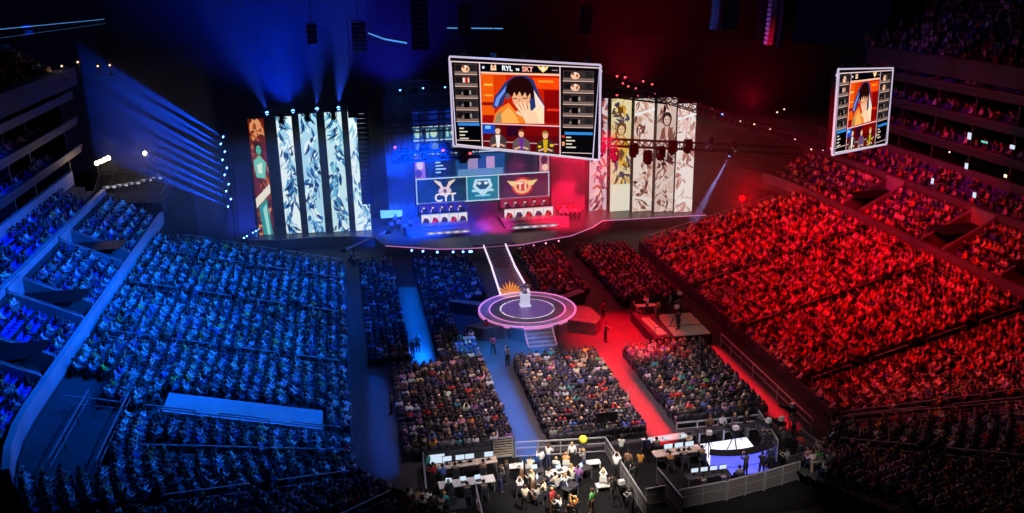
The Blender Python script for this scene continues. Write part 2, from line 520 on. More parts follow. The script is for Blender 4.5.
floor_block(17.4, 22.0, 77.0, 91.0, 'floor block right of the stage steps')
floor_block(24.0, 29.4, 73.5, 91.0, 'right floor block past the camera platform')
floor_block(0.6, 4.2, 65.5, 91.0, 'floor block along the left stand')

# ---------------------------------------------------------------- people
def skin_mesh(name, P, E, Rd, root, sub):
    me = bpy.data.meshes.new(name)
    keys = list(P)
    idx = {k: i for i, k in enumerate(keys)}
    me.from_pydata([P[k] for k in keys], [(idx[a], idx[b]) for a, b in E], [])
    o = bpy.data.objects.new(name, me)
    COL.objects.link(o)
    sk = o.modifiers.new('s', 'SKIN')
    sk.use_smooth_shade = True
    sk.branch_smoothing = 0.3
    if not me.skin_vertices: me.attributes  # the layer comes with the modifier below
    bpy.context.view_layer.objects.active = o
    if not me.skin_vertices:
        with bpy.context.temp_override(object=o, active_object=o):
            bpy.ops.mesh.customdata_skin_add()
    for i, k in enumerate(keys):
        sv = me.skin_vertices[0].data[i]
        sv.radius = Rd[k] if isinstance(Rd[k], tuple) else (Rd[k], Rd[k])
        sv.use_root = (k == root)
    if sub:
        ss = o.modifiers.new('u', 'SUBSURF')
        ss.levels = sub
    dg = bpy.context.evaluated_depsgraph_get()
    dg.update()
    out = bpy.data.meshes.new_from_object(o.evaluated_get(dg))
    out.name = name
    bpy.data.objects.remove(o)
    return out

def joints(pose):
    P = {}
    if pose['kind'] == 'sit':
        P['pelvis'] = (0,0,.52); P['waist'] = (0,-.02,.68); P['chest'] = (0,-.03+pose.get('lean',0)*.5,.88)
        ly = -.03+pose.get('lean',0)
        P['neck'] = (0,ly,1.05); P['head'] = (0,ly+.03,1.17); P['crown'] = (0,ly+.02,1.27)
        for s, n in ((1,'r'),(-1,'l')):
            P['hip'+n] = (s*.1,.04,.52); P['knee'+n] = (s*.14,.46,.53); P['ankle'+n] = (s*.14,.42,.1); P['toe'+n] = (s*.15,.6,.05)
            P['sh'+n] = (s*.18,ly,.99)
    else:
        ly = pose.get('lean',0)
        st = pose.get('step',0.0)
        P['pelvis'] = (0,0,.93); P['waist'] = (0,.0+ly*.3,1.08); P['chest'] = (0,ly*.7,1.27)
        P['neck'] = (0,ly,1.45); P['head'] = (0,ly+.03,1.57); P['crown'] = (0,ly+.02,1.67)
        for s, n in ((1,'r'),(-1,'l')):
            P['hip'+n] = (s*.09,.0,.88); P['knee'+n] = (s*.11,.03+s*st*.6,.5); P['ankle'+n] = (s*.12,s*st,.09); P['toe'+n] = (s*.14,.17+s*st,.045)
            P['sh'+n] = (s*.18,ly,1.39)
    b = P['shr'][2]
    arms = {
     'lap':  ((.22,.08,-.27),(.10,.30,-.33)),
     'clap': ((.25,.12,-.2),(.04,.32,-.02)),
     'up':   ((.26,.06,.14),(.22,.10,.42)),
     'phone':((.22,.16,-.1),(.06,.34,.14)),
     'side': ((.25,-.03,-.28),(.25,.06,-.52)),
     'desk': ((.22,.12,-.24),(.14,.36,-.2)),
     'cam':  ((.27,.14,-.12),(.09,.24,.16)),
    }
    for s, n, a in ((1,'r',pose['ar']),(-1,'l',pose['al'])):
        (ex,ey,ez),(wx,wy,wz) = arms[a]
        y0 = P['shr'][1]
        P['el'+n] = (s*ex, y0+ey, b+ez); P['wr'+n] = (s*wx, y0+wy, b+wz)
        d = Vector(P['wr'+n])-Vector(P['el'+n]); d.normalize()
        P['hand'+n] = tuple(Vector(P['wr'+n])+d*.07)
    return P
TORSO = [('pelvis','waist'),('waist','chest'),('chest','neck')]
ARMS = [e for n in 'rl' for e in (('chest','sh'+n),('sh'+n,'el'+n),('el'+n,'wr'+n))]
LEGS = [e for n in 'rl' for e in (('pelvis','hip'+n),('hip'+n,'knee'+n),('knee'+n,'ankle'+n))]
FEET = [('ankle'+n,'toe'+n) for n in 'rl']
HEAD = [('neck','head'),('head','crown')]
HANDS = [('wr'+n,'hand'+n) for n in 'rl']
RAD = {'pelvis':(.155,.12),'waist':(.145,.1),'chest':(.165,.11),'neck':.055,'head':(.085,.1),'crown':(.07,.08)}
for n in 'rl':
    RAD.update({'hip'+n:.095,'knee'+n:.062,'ankle'+n:.042,'toe'+n:(.045,.03),'sh'+n:.062,'el'+n:.042,'wr'+n:.03,'hand'+n:(.035,.02)})
def sub_skin(name, P, E, k, root, sub, slim=1.0):
    keep = ('neck','head','crown','wrr','wrl','handr','handl','ankler','anklel','toer','toel')
    used = []
    for a, b in E:
        for q in (a, b):
            if q not in used: used.append(q)
    Rr = {q: (tuple(x*k+.004*(k > 1) for x in RAD[q]) if isinstance(RAD[q], tuple) else RAD[q]*k+.004*(k > 1)) for q in used}
    Rr = {q: (v if q in keep or slim == 1.0 else (tuple(x*slim for x in v) if isinstance(v, tuple) else v*slim)) for q, v in Rr.items()}
    return skin_mesh(name, {q: P[q] for q in used}, E, Rr, root, sub)
def add_fingers(me, P):
    """four unequal bent fingers and a thumb on each hand, and nose and ears on the head."""
    bm = bmesh.new(); bm.from_mesh(me)
    mb = MB()
    for n, s in (('r',1),('l',-1)):
        h, w = Vector(P['hand'+n]), Vector(P['wr'+n])
        d = (h-w).normalized()
        side = d.cross(Vector((0,0,1)))
        if side.length < .1: side = Vector((1,0,0))
        side.normalize(); up = side.cross(d)
        for k, L in enumerate((.062,.072,.068,.052)):
            a = h + side*(k-1.5)*.019
            m = a + d*L*.55 - up*.006
            e = m + d*L*.4 - up*.022
            mb.tube(a, m, .0095, .0085, 5); mb.tube(m, e, .0085, .0065, 5)
        t = w + d*.02 + side*(-s)*.03
        mb.tube(t, t+d*.035+side*(-s)*.022, .011, .008, 5)
    hd = Vector(P['head'])
    mb.add([hd+Vector(v) for v in ((-.014,.085,-.01),(.014,.085,-.01),(0,.118,-.015),(0,.088,.035))], [(0,2,3),(2,1,3),(0,1,2)])
    for s in (1,-1):
        mb.box(hd+Vector((s*.088,.0,.005)), (.014,.035,.055))
    for v, f, c in ((mb.v, mb.f, None),):
        bvs = [bm.verts.new(p) for p in v]
        for q in f:
            try: bm.faces.new([bvs[i] for i in q])
            except ValueError: pass
    bm.to_mesh(me); bm.free()
def hair_mesh(P, long=False):
    c = Vector(P['head'])+Vector((0,-.015,.03))
    mb = MB()
    n, rings = 12, []
    for k in range(6):
        t = k/5
        z = .115*math.cos(t*PI*.62)
        r = .108*math.sin(t*PI*.62+.02)
        for i in range(n):
            a = 2*PI*i/n
            front = max(0, math.sin(a))
            zz = z + (front*.05 if k >= 4 else 0) - (.0 if not long else (1-front)*(.16 if k == 5 else .05 if k == 4 else 0))
            mb.v.append((c.x+r*.93*math.cos(a), c.y+r*1.08*math.sin(a), c.z+zz))
    for k in range(5):
        for i in range(n):
            j = (i+1) % n
            mb.f.append((k*n+i, (k+1)*n+i, (k+1)*n+j, k*n+j))
    mb.f.append(tuple(range(n)))
    mb.c = [None]*len(mb.f)
    me = bpy.data.meshes.new('hair')
    me.from_pydata(mb.v, [], mb.f)
    me.polygons.foreach_set('use_smooth', [True]*len(me.polygons))
    return me

POSES = {
 'sit_lap': dict(kind='sit', ar='lap', al='lap'), 'sit_clap': dict(kind='sit', ar='clap', al='clap'),
 'sit_up': dict(kind='sit', ar='up', al='lap'), 'sit_phone': dict(kind='sit', ar='phone', al='phone'),
 'sit_lean': dict(kind='sit', ar='desk', al='desk', lean=.12),
 'stand': dict(kind='stand', ar='side', al='side'), 'stand_cam': dict(kind='stand', ar='cam', al='cam', lean=.03),
 'stand_walk': dict(kind='stand', ar='side', al='clap', step=.2), 'stand_work': dict(kind='stand', ar='desk', al='desk', lean=.08),
 'stand_up': dict(kind='stand', ar='up', al='up'),
}
FIG = {}
def figure(pose):
    if pose in FIG: return FIG[pose]
    P = joints(POSES[pose])
    body = sub_skin('person', P, TORSO+ARMS+HANDS+LEGS+FEET+HEAD, 1.0, 'pelvis', 1, slim=.8)
    add_fingers(body, P)
    shirt = sub_skin('shirt', P, TORSO+ARMS, 1.13, 'pelvis', 1)
    trou = sub_skin('trousers', P, [('pelvis','waist')]+LEGS, 1.14, 'pelvis', 1)
    hs, hl = hair_mesh(P), hair_mesh(P, True)
    eyes = MB()
    for s in (1,-1): eyes.ball(Vector(P['head'])+Vector((s*.034,.088,.02)), .011, 6)
    mouth = MB().box(Vector(P['head'])+Vector((0,.092,-.045)), (.045,.012,.01))
    shl = []
    for n in 'rl':
        a, t = Vector(P['ankle'+n]), Vector(P['toe'+n])
        shoes = MB().lathe(((a.x+t.x)/2, (a.y+t.y)/2, 0.0), [(.08,.0),(.088,.03),(.07,.075),(.04,.1)], 10, sx=.62, sy=1.75); shl.append(('shoe'+n, shoes, 0))
    bm = {}
    for nme, b, mm in (('eyes', eyes, 'black'), ('mouth', mouth, 'mouth'), *shl):
        me = bpy.data.meshes.new(nme[:5]); me.from_pydata(b.v, [], b.f); bm[nme] = me
    bm['eyes'].materials.append(M['black']); bm['shoer'].materials.append(M['black']); bm['shoel'].materials.append(M['black'])
    bm['mouth'].materials.append(M['lips'])
    body.materials.clear(); body.materials.append(M['skin'])
    for q in (shirt, trou, hs, hl):
        q.materials.clear(); q.materials.append(M['otint'])
    FIG[pose] = (body, shirt, trou, hs, hl, bm)
    return FIG[pose]
M['lips'] = mat('lips', (0.4,0.12,0.1), 0.6)
PAL = {'black': (.02,.02,.022), 'navy': (.03,.04,.12), 'grey': (.22,.22,.23), 'white': (.78,.78,.78), 'red': (.6,.04,.04),
       'teal': (.05,.38,.36), 'blue': (.08,.16,.5), 'charcoal': (.07,.07,.075), 'cream': (.72,.62,.45), 'pink': (.7,.3,.36),
       'green': (.12,.4,.12), 'yellow': (.75,.65,.08), 'brown': (.25,.13,.07), 'orange': (.75,.3,.06), 'purple': (.28,.1,.35)}
HAIRC = {'black': (.012,.01,.01), 'brown': (.08,.04,.02), 'blond': (.45,.3,.13), 'grey': (.35,.35,.35)}
def person(name, pose, loc, rz, shirt, trousers='black', hair='black', long=False, label=None, cat='person', group=None, full=True, sc=1.0):
    body, sh, tr, hs, hl, ex = figure(pose)
    o = bpy.data.objects.new(name, body)
    COL.objects.link(o)
    o.location, o.rotation_euler, o.scale = loc, (0,0,rz), (sc,sc,sc)
    tag(o, label, cat, group)
    for nme, me, c in (('shirt', sh, PAL[shirt]), ('trousers', tr, PAL[trousers]), ('hair', hl if long else hs, HAIRC[hair])):
        p = bpy.data.objects.new(nme, me)
        p.color = (*c, 1)
        COL.objects.link(p); p.parent = o
    if full:
        for nme in ('shoer', 'shoel', 'eyes', 'mouth'):
            p = bpy.data.objects.new('shoe' if nme[:4] == 'shoe' else nme, ex[nme]); COL.objects.link(p); p.parent = o
    return o
def face_to(loc, tgt):
    return math.atan2(-(tgt[0]-loc[0]), tgt[1]-loc[1])

# ---- the audience
def crowd_proto(pose, sub=0):
    """one light mesh: vertices, faces and, per face, 0 skin 1 shirt 2 trousers 3 hair"""
    P = joints(POSES[pose])
    E = TORSO+ARMS+HANDS+LEGS+FEET+HEAD
    sv = dict(RAD)
    for k in ('pelvis','waist','chest'): RAD[k] = tuple(x*1.12 for x in sv[k])
    for k in ('head','crown'): RAD[k] = tuple(x*1.15 for x in sv[k])
    for n in 'rl': RAD['sh'+n] = .075; RAD['el'+n] = .052
    me = sub_skin('p', P, E, 1.0, 'pelvis', sub)
    RAD.update(sv)
    for n in 'rl': RAD['sh'+n] = .062; RAD['el'+n] = .042
    V = np.array([v.co[:] for v in me.vertices])
    me.calc_loop_triangles()
    F = np.array([t.vertices[:] for t in me.loop_triangles])
    segs = [(a,b,1) for a,b in TORSO+ARMS]+[(a,b,2) for a,b in LEGS+FEET]+[(a,b,0) for a,b in HANDS]+[(a,b,0) for a,b in HEAD]
    cen = V[F].mean(1)
    best = np.full(len(F), 9.0); lab = np.zeros(len(F), int)
    for a, b, l in segs:
        A, B = np.array(P[a]), np.array(P[b])
        t = np.clip(((cen-A)@(B-A))/((B-A)@(B-A)), 0, 1)
        d = np.linalg.norm(cen-(A+t[:,None]*(B-A)), axis=1)
        m = d < best
        best[m] = d[m]; lab[m] = l
    hd = np.array(P['head'])
    m = (lab == 0) & (cen[:,2] > hd[2]-.04) & ((cen[:,1] < hd[1]+.03) | (cen[:,2] > hd[2]+.07)) & (np.abs(cen[:,0]) < .15) & (np.linalg.norm(cen-hd, axis=1) < .22)
    lab[m] = 3
    return V, F, lab
def mass(name, protos, places, label, cat, m):
    """places: list of (proto index, x, y, z, rot, scale, [4 colours])"""
    VV, FF, CC, off = [], [], [], 0
    for k, (V, F, lab) in enumerate(protos):
        pl = [p for p in places if p[0] == k]
        if not pl: continue
        A = np.array([[p[1],p[2],p[3],p[4],p[5]] for p in pl])
        ca, sa = np.cos(A[:,3])[:,None], np.sin(A[:,3])[:,None]
        x = V[:,0][None]*A[:,4:5]; y = V[:,1][None]*A[:,4:5]; z = V[:,2][None]*A[:,4:5]
        X = np.stack([x*ca-y*sa+A[:,0:1], x*sa+y*ca+A[:,1:2], z+A[:,2:3]], -1).reshape(-1,3)
        Fk = (F[None]+(np.arange(len(pl))*len(V))[:,None,None]+off).reshape(-1,3)
        C = np.array([p[6] for p in pl])[:,lab].reshape(-1,3)
        VV.append(X); FF.append(Fk); CC.append(C); off += len(X)
    V, F, C = np.concatenate(VV), np.concatenate(FF), np.concatenate(CC)
    me = bpy.data.meshes.new(name)
    me.vertices.add(len(V)); me.vertices.foreach_set('co', V.ravel())
    me.loops.add(len(F)*3); me.loops.foreach_set('vertex_index', F.ravel().astype(np.int32))
    me.polygons.add(len(F)); me.polygons.foreach_set('loop_start', np.arange(0, len(F)*3, 3, dtype=np.int32))
    at = me.attributes.new('tint', 'FLOAT_COLOR', 'FACE')
    at.data.foreach_set('color', np.concatenate([C, np.ones((len(C),1))], 1).ravel().astype(np.float32))
    me.materials.append(m)
    me.update(calc_edges=True)
    o = bpy.data.objects.new(name, me)
    COL.objects.link(o)
    return tag(o, label, cat, kind='stuff')

SIT = ['sit_lap','sit_clap','sit_up','sit_phone','sit_lean']
cnames = ['black','charcoal','navy','grey','white','red','teal','blue','cream','pink','green','yellow','brown','orange','purple']
cw = {'floor': [30,22,14,9,7,5,2,4,4,3,.6,.4,5,1.2,1.5], 'dark': [18,14,9,12,16,5,3,5,8,3,2,1,4,1,2], 'bright': [10,8,4,14,34,6,3,3,12,4,1,1,3,2,1]}
def occupied(s, u):
    k = s[6]
    if k == 'lower': return u < 0.95
    if k == 'floor': return u < 0.96
    if k == 'club':
        if s[0] < 0 and s[1] < 65.6: return u < (0.75 if int(s[1]*1.1+s[0]*2) % 3 else 0.05)
        return u < 0.85
    if k == 'terrace': return u < 0.55
    return u < (0.62 if s[0] > 30 else 0.45)
infos = []
for s in seats:
    x, y, z = s[0], s[1], s[2]
    px, py, dep = pj((x, y, z+0.9))
    inv = -8 < px < 1032 and -8 < py < 521 and dep > 1
    if not inv: continue
    infos.append([s, px, py, dep, occupied(s, random.random())])
infos.sort(key=lambda q: q[3])
near = [q for q in infos if 2 < q[1] < 1022 and 2 < q[2] < 510]
# those right behind pens and walls are hidden: leave them out of the singled-out ones
sel_p, sel_c = set(), set()
for q in near:
    if q[4] and len(sel_p) < 300: sel_p.add(id(q))
for q in near:
    if len(sel_c) < 300 and (q[4] is False or id(q) in sel_p): sel_c.add(id(q))
protos = [crowd_proto(p) for p in SIT]
# chair: seat, back and (on the floor) four legs
def chair_mb(kind):
    mb = MB()
    mb.box((0,.0,.43), (.46,.44,.06)); mb.box((0,-.23,.68), (.46,.05,.46))
    if kind == 'floor':
        for sx in (-1,1):
            for sy in (-1,1): mb.bar((sx*.2,sy*.18,.0),(sx*.2,sy*.18,.42),.03)
    else:
        for sx in (-1,1):
            mb.box((sx*.25,-.02,.56), (.05,.4,.05)); mb.box((sx*.25,-.15,.3), (.05,.12,.5))
    return mb
def tri_proto(mb):
    F = []
    for f in mb.f:
        for k in range(1, len(f)-1): F.append((f[0], f[k], f[k+1]))
    return np.array(mb.v, float), np.array(F), np.zeros(len(F), int)
CHM = {k: chair_mb(k) for k in ('floor', 'stand')}
cprotos = [tri_proto(CHM['floor']), tri_proto(CHM['stand'])]
seatmesh = {}
for k in CHM:
    for c in ('seat', 'seatblue'):
        me = bpy.data.meshes.new('seat'); me.from_pydata(CHM[k].v, [], CHM[k].f); me.materials.append(M[c]); seatmesh[k, c] = me
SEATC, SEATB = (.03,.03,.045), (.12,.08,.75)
pplaces, cplaces = [], []
rowmates = {}
recs = []
for q in infos:
    s = q[0]
    d = Vector((s[3][0], s[3][1])); base = math.atan2(-d.x, d.y)
    tg = Vector((15.5-s[0], 95-s[1])).normalized()
    dd = (d.normalized()*0.55+tg*0.6)
    rot = math.atan2(-dd.x, dd.y) + random.uniform(-.25, .25)
    wts = cw['floor'] if s[6] == 'floor' else (cw['dark'] if (s[0] > 30 and s[1] < 46) or s[6] in ('upper','terrace') else cw['bright'])
    cn = random.choices(cnames, wts)[0]
    if q[2] < 0: pass
    tn = random.choice(['black','charcoal','navy','navy','grey'])
    hn = random.choices(['black','brown','blond','grey'], [6,6,2,1])[0]
    pose = random.choices(range(5), [40,20,5,10,25])[0]
    jit = tuple(min(1, c*random.uniform(.75, 1.25)) for c in PAL[cn])
    recs.append((q, base, rot, cn, tn, hn, pose, jit))
posmap = {}
for r in recs:
    s = r[0][0]
    posmap.setdefault((s[4], s[5]), []).append(r)
for k in posmap: posmap[k].sort(key=lambda r: (r[0][1]))
ordn = ['first','second','third','fourth','fifth','sixth','seventh','eighth','ninth','tenth','eleventh','twelfth','thirteenth','fourteenth','fifteenth','sixteenth','seventeenth','eighteenth','nineteenth','twentieth','twenty-first','twenty-second','twenty-third','twenty-fourth','twenty-fifth']
def short_zone(z):
    return {'centre floor block in front of the round stage': 'centre floor block', 'left floor block beside the blue aisle': 'left floor block',
            'right floor block beside the red aisle': 'right floor block', 'near corner of the lower left stand': 'blue near corner',
            'near corner of the lower right stand': 'dark right near corner', 'lower left stand': 'blue lower stand', 'lower right stand': 'red lower stand',
            'left club stand': 'left club box', 'right club stand': 'right club box'}.get(z, z)
for key, rs in posmap.items():
    zone, row = key
    for j, r in enumerate(rs):
        q, base, rot, cn, tn, hn, pose, jit = r
        s = q[0]
        x, y, z = s[0], s[1], s[2]
        kind = 'floor' if s[6] == 'floor' else 'stand'
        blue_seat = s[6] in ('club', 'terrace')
        def nb(jj):
            if 0 <= jj < len(rs):
                return rs[jj][3] if rs[jj][0][4] else 'empty'
            return 'row end'
        a, b = nb(j-1), nb(j+1)
        wh = f'between {a} and {b}'
        if q[4]:
            if id(q) in sel_p:
                lon = random.random() < .3
                person('spectator', SIT[pose], (x,y,z), rot, cn, tn, hn, lon,
                       label=f'{hn}-haired spectator in {cn}, {short_zone(zone)}, {ordn[row-1]} row, {wh}', cat='person',
                       group='spectators of the '+short_zone(zone), full=False)
            else:
                pplaces.append((pose, x+random.uniform(-.07,.07), y+random.uniform(-.07,.07), z, rot, random.uniform(.93,1.06), [(.55,.34,.25), jit, PAL[tn], HAIRC[hn]]))
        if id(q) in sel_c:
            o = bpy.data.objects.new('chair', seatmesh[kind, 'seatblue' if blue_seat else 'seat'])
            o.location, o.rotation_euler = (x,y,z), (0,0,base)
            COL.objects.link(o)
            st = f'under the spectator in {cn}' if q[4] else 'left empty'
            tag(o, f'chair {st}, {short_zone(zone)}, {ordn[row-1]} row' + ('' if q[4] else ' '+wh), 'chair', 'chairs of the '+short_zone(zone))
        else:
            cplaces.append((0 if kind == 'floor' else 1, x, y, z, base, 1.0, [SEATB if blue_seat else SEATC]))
mass('crowd', protos, pplaces, 'seated audience filling the floor blocks and the blue and red stands', 'crowd', M['tint'])
mass('chairs', cprotos, cplaces, 'rows of dark seats under and between the seated audience', 'chairs', M['tint'])
print('seats', len(infos), 'crowd', len(pplaces))

# ---------------------------------------------------------------- pictures made of flat coloured shapes (screens)
def srect(x0, y0, x1, y1, c): return ([(x0,y0),(x1,y0),(x1,y1),(x0,y1)], c)
def sell(cx, cy, rx, ry, c, n=14): return ([(cx+rx*math.cos(2*PI*i/n), cy+ry*math.sin(2*PI*i/n)) for i in range(n)], c)
def sline(x0, y0, x1, y1, w, c):
    d = Vector((x1-x0, y1-y0)).normalized()*w/2
    n = Vector((-d.y, d.x))
    return ([(x0+n.x,y0+n.y),(x1+n.x,y1+n.y),(x1-n.x,y1-n.y),(x0-n.x,y0-n.y)], c)
def picture(name, items, uv, Wd, Hd, root, gain=1.0, y0=0.0, step=0.0004):
    """shapes in sheet coordinates -> one flat mesh in the root's local XZ plane (faces -Y)"""
    mb = MB()
    for k, (pts, c) in enumerate(items):
        vs = []
        for p in pts:
            u, v = uv(*p)
            vs.append(((u-.5)*Wd, y0-k*step, (v-.5)*Hd))
        a = sum(vs[i][0]*vs[(i+1) % len(vs)][2]-vs[(i+1) % len(vs)][0]*vs[i][2] for i in range(len(vs)))
        f = tuple(range(len(vs)))
        mb.add(vs, [f if a > 0 else f[::-1]], tuple(gain*x**1.7 for x in c))
    return mb.build(name, M['picture'], root)
def text(name, body, size, loc, root, m, rz=0.0, name_part='lettering'):
    c = bpy.data.curves.new(name_part, 'FONT')
    c.body = body; c.size = size; c.extrude = 0.01
    c.align_x = 'CENTER'; c.align_y = 'CENTER'
    c.offset = size*0.02
    o = bpy.data.objects.new(name_part, c)
    o.location = loc
    o.rotation_euler = (PI/2, 0, rz)
    COL.objects.link(o)
    bpy.context.view_layer.update()
    me = bpy.data.meshes.new_from_object(o)
    loc_, rot_ = o.location.copy(), o.rotation_euler.copy()
    bpy.data.objects.remove(o)
    me.materials.clear(); me.materials.append(m)
    o = bpy.data.objects.new(name_part, me)
    o.location, o.rotation_euler = loc_, rot_
    COL.objects.link(o); o.parent = root
    return o
M['txtw'] = mat('screen_white', (0.5,0.5,0.5), emit=(0.9,0.95,1.0), strength=1.2)
M['txtr'] = mat('screen_salmon', (0.5,0.3,0.3), emit=(1.0,0.4,0.3), strength=1.2)
M['txtc'] = mat('screen_cream', (0.5,0.5,0.4), emit=(1.0,0.85,0.62), strength=1.1)

def broadcast_items():
    it = []
    K = (.008,.008,.014)
    it.append(srect(5,20,678,495,(.03,.02,.03)))
    # main picture: red-orange booth
    it += [srect(145,88,500,328,(.72,.07,.02)), srect(145,100,205,300,(.95,.27,.03)), srect(205,96,262,190,(.85,.16,.02)), srect(150,88,500,98,(1,.6,.4)),
           srect(380,108,498,160,(1,.2,.03)), srect(430,165,498,320,(.45,.02,.02)), srect(405,120,470,130,(1,.5,.1)), srect(148,225,200,240,(.5,.03,.01)), srect(440,250,498,262,(.9,.12,.05)),
           srect(150,285,215,322,(.55,.04,.02)), srect(160,140,200,150,(1,.65,.2)), srect(160,190,200,197,(1,.6,.15))]
    # chair behind him, white and blue
    it += [([(196,250),(205,205),(255,135),(300,103),(350,98),(385,120),(410,190),(432,235),(425,315),(380,315),(345,170),(300,140),(262,180),(245,235),(215,252)], (.10,.14,.33)),
           ([(205,240),(216,205),(262,150),(268,158),(232,210),(220,245)], (.35,.5,.95)), ([(385,165),(402,195),(430,240),(428,315),(405,315),(392,240)], (1,.85,.75))]
    # jacket
    it += [([(198,322),(206,282),(230,252),(272,226),(300,262),(345,290),(395,255),(420,270),(430,322)], (.95,.42,.1)),
           ([(240,322),(235,282),(270,245),(300,280),(318,322)], (1,.62,.25)), ([(345,322),(352,290),(400,235),(424,262),(430,322)], (1,.86,.66)),
           ([(205,322),(212,290),(232,262),(238,300),(230,322)], (.55,.45,.3))]
    # face, hair, headset
    it += [([(282,178),(292,225),(308,250),(330,262),(352,248),(366,222),(372,175),(350,140),(300,140)], (.95,.62,.42)),
           ([(310,250),(330,262),(352,248),(348,280),(315,280)], (.75,.4,.25)),
           ([(262,205),(258,165),(272,130),(300,108),(335,103),(365,118),(382,150),(384,200),(374,206),(368,180),(356,200),(346,176),(332,198),(322,172),(308,196),(298,176),(288,200),(276,186),(270,206)], (.09,.025,.02)),
           sline(262,200,272,165,9,(.03,.03,.06)), sell(268,196,9,15,(.25,.27,.33)), sline(290,204,312,208,4,(.12,.05,.04)), sline(335,206,358,202,4,(.12,.05,.04)), sline(322,205,318,228,3,(.7,.35,.22)),
           sline(306,240,330,242,4,(.6,.15,.1))]
    # the hand in front of his mouth, five fingers
    sk = (1,.78,.6)
    it += [([(322,262),(350,250),(392,268),(412,322),(352,322),(335,296)], sk)]
    for (a,b,c,d,w) in ((326,264,306,230,11),(338,258,322,222,11),(350,256,342,220,11),(364,258,362,226,10),(330,284,306,268,12)):
        it.append(sline(a,b,c,d,w,sk))
    for (a,b,c,d) in ((332,262,316,230),(345,258,334,224),(358,258,353,224)): it.append(sline(a,b,c,d,2.5,(.7,.35,.22)))
    # three casters below
    it += [srect(148,330,495,465,(.28,.02,.03)), srect(148,330,205,372,(.06,.2,.7)), srect(160,335,185,350,(.4,.75,1)), srect(260,335,330,385,(.12,.02,.08)), srect(345,330,495,380,(.4,.02,.02)), sline(150,408,490,420,4,(.75,.6,.6))]
    for cx, cy, coat, sh, hair in ((217,372,(.2,.16,.17),(.95,.9,.88),(.2,.1,.06)), (325,385,(.3,.24,.26),(.35,.12,.5),(.45,.12,.04)), (433,392,(.16,.12,.1),(.8,.6,.05),(.55,.4,.15))):
        it += [([(cx-42,462),(cx-36,cy+22),(cx-14,cy+4),(cx+16,cy+4),(cx+38,cy+24),(cx+42,462)], coat), ([(cx-10,cy+6),(cx+12,cy+6),(cx+7,cy+66),(cx-5,cy+66)], sh),
               sell(cx+1,cy-14,12,17,(.95,.66,.5)), ([(cx-13,cy-14),(cx-13,cy-30),(cx,cy-38),(cx+14,cy-30),(cx+15,cy-14),(cx+8,cy-24),(cx-6,cy-24)], hair),
               sline(cx-30,cy+60,cx-4,cy+50,8,(.9,.6,.45)), sline(cx+32,cy+60,cx+8,cy+50,8,(.9,.6,.45))]
    it += [sell(408,432,8,6,(.9,.7,.05)), sell(462,425,9,7,(.9,.7,.05))]
    # side tiles
    for k in range(5):
        y = 52+k*54
        for x0, x1, s in ((26,132,1),(512,642,-1)):
            yy = y+(0 if s > 0 else 20)
            it += [srect(x0,yy,x1,yy+46,(.16,.12,.12)), srect(x0,yy+34,x1,yy+46,(.40,.31,.28)), srect(x0+4,yy+4,x0+34,yy+30,(.06,.05,.06)), srect(x1-36,yy+4,x1-6,yy+32,(.09,.08,.09))]
            cx = x0+52
            if (s > 0 and k == 0) or (s < 0 and k < 2) :
                it += [sell(cx,yy+23,19,16,(1,.72,.55)), srect(cx-14,yy+10,cx-5,yy+20,(.5,.2,.15)), srect(cx+4,yy+16,cx+12,yy+30,(.5,.2,.15)), srect(cx-2,yy+7,cx+4,yy+17,(1,.95,.9))]
            elif s > 0 and k == 1:
                it += [srect(cx-14,yy+9,cx-4,yy+30,(1,.85,.75)), srect(cx-2,yy+9,cx+10,yy+30,(.8,.08,.05)), srect(cx+10,yy+9,cx+16,yy+30,(1,.8,.7))]
            else:
                it += [srect(cx-14,yy+8,cx+14,yy+36,(.01,.01,.012)), srect(cx+14,yy+12,cx+22,yy+30,(.55,.5,.48)), srect(cx-24,yy+20,cx-15,yy+32,(.4,.33,.3))]
            it.append(sline(x0,yy+48,x1,yy+48,3.5,(.85,.66,.6)))
    # statistics panels
    for x0, y0_, x1, y1 in ((20,322,135,418),(508,358,640,472)):
        it += [srect(x0,y0_,x1,y1,K), srect(x0+12,y0_,x1,y0_+13,(.12,.45,.85))]
        for k in range(4): it.append(sline(x0+18,y0_+26+k*16,x0+40+(k*17 % 30),y0_+26+k*16,6,(.85,.8,.7)))
        it.append(sline(x0,y1-14,x1,y1-12,3,(.9,.75,.7)))
    it.append(srect(508,375,520,386,(.9,.15,.1))); it.append(srect(508,405,520,425,(.9,.5,.3)))
    # header
    it += [srect(145,42,498,86,(.02,.02,.035)), sell(162,66,6,6,(.85,.9,1)), ([(195,78),(196,56),(201,50),(204,58),(212,58),(215,50),(220,56),(221,78)], (1,.82,.6)), sell(208,64,7,7,(.9,.5,.35)),
           ([(402,52),(418,58),(428,54),(438,58),(452,52),(446,68),(428,84),(411,68)], (1,.8,.4)), sell(428,68,8,8,(1,.92,.8)), sline(465,72,490,72,5,(.5,.4,.4))]
    it += [sline(145,42,145,462,5,(.9,.75,.78)), sline(500,50,500,470,5,(.9,.75,.78)), sline(145,87,500,95,4,(1,.8,.7)), sline(145,324,500,332,5,(1,.75,.8)), sline(12,42,668,56,5,(.95,.8,.8)), sline(20,424,640,486,5,(.95,.85,.9))]
    it += [sline(12,42,20,424,5,(.8,.75,.9)), sline(666,56,642,484,5,(.8,.75,.95))]
    return it
def buv(x, y):
    u = (x-8)/657.0
    yt, yb = 25+u*22, 428+u*60
    return min(max(u,0),1), min(max(1-(y-yt)/(yb-yt),0),1)

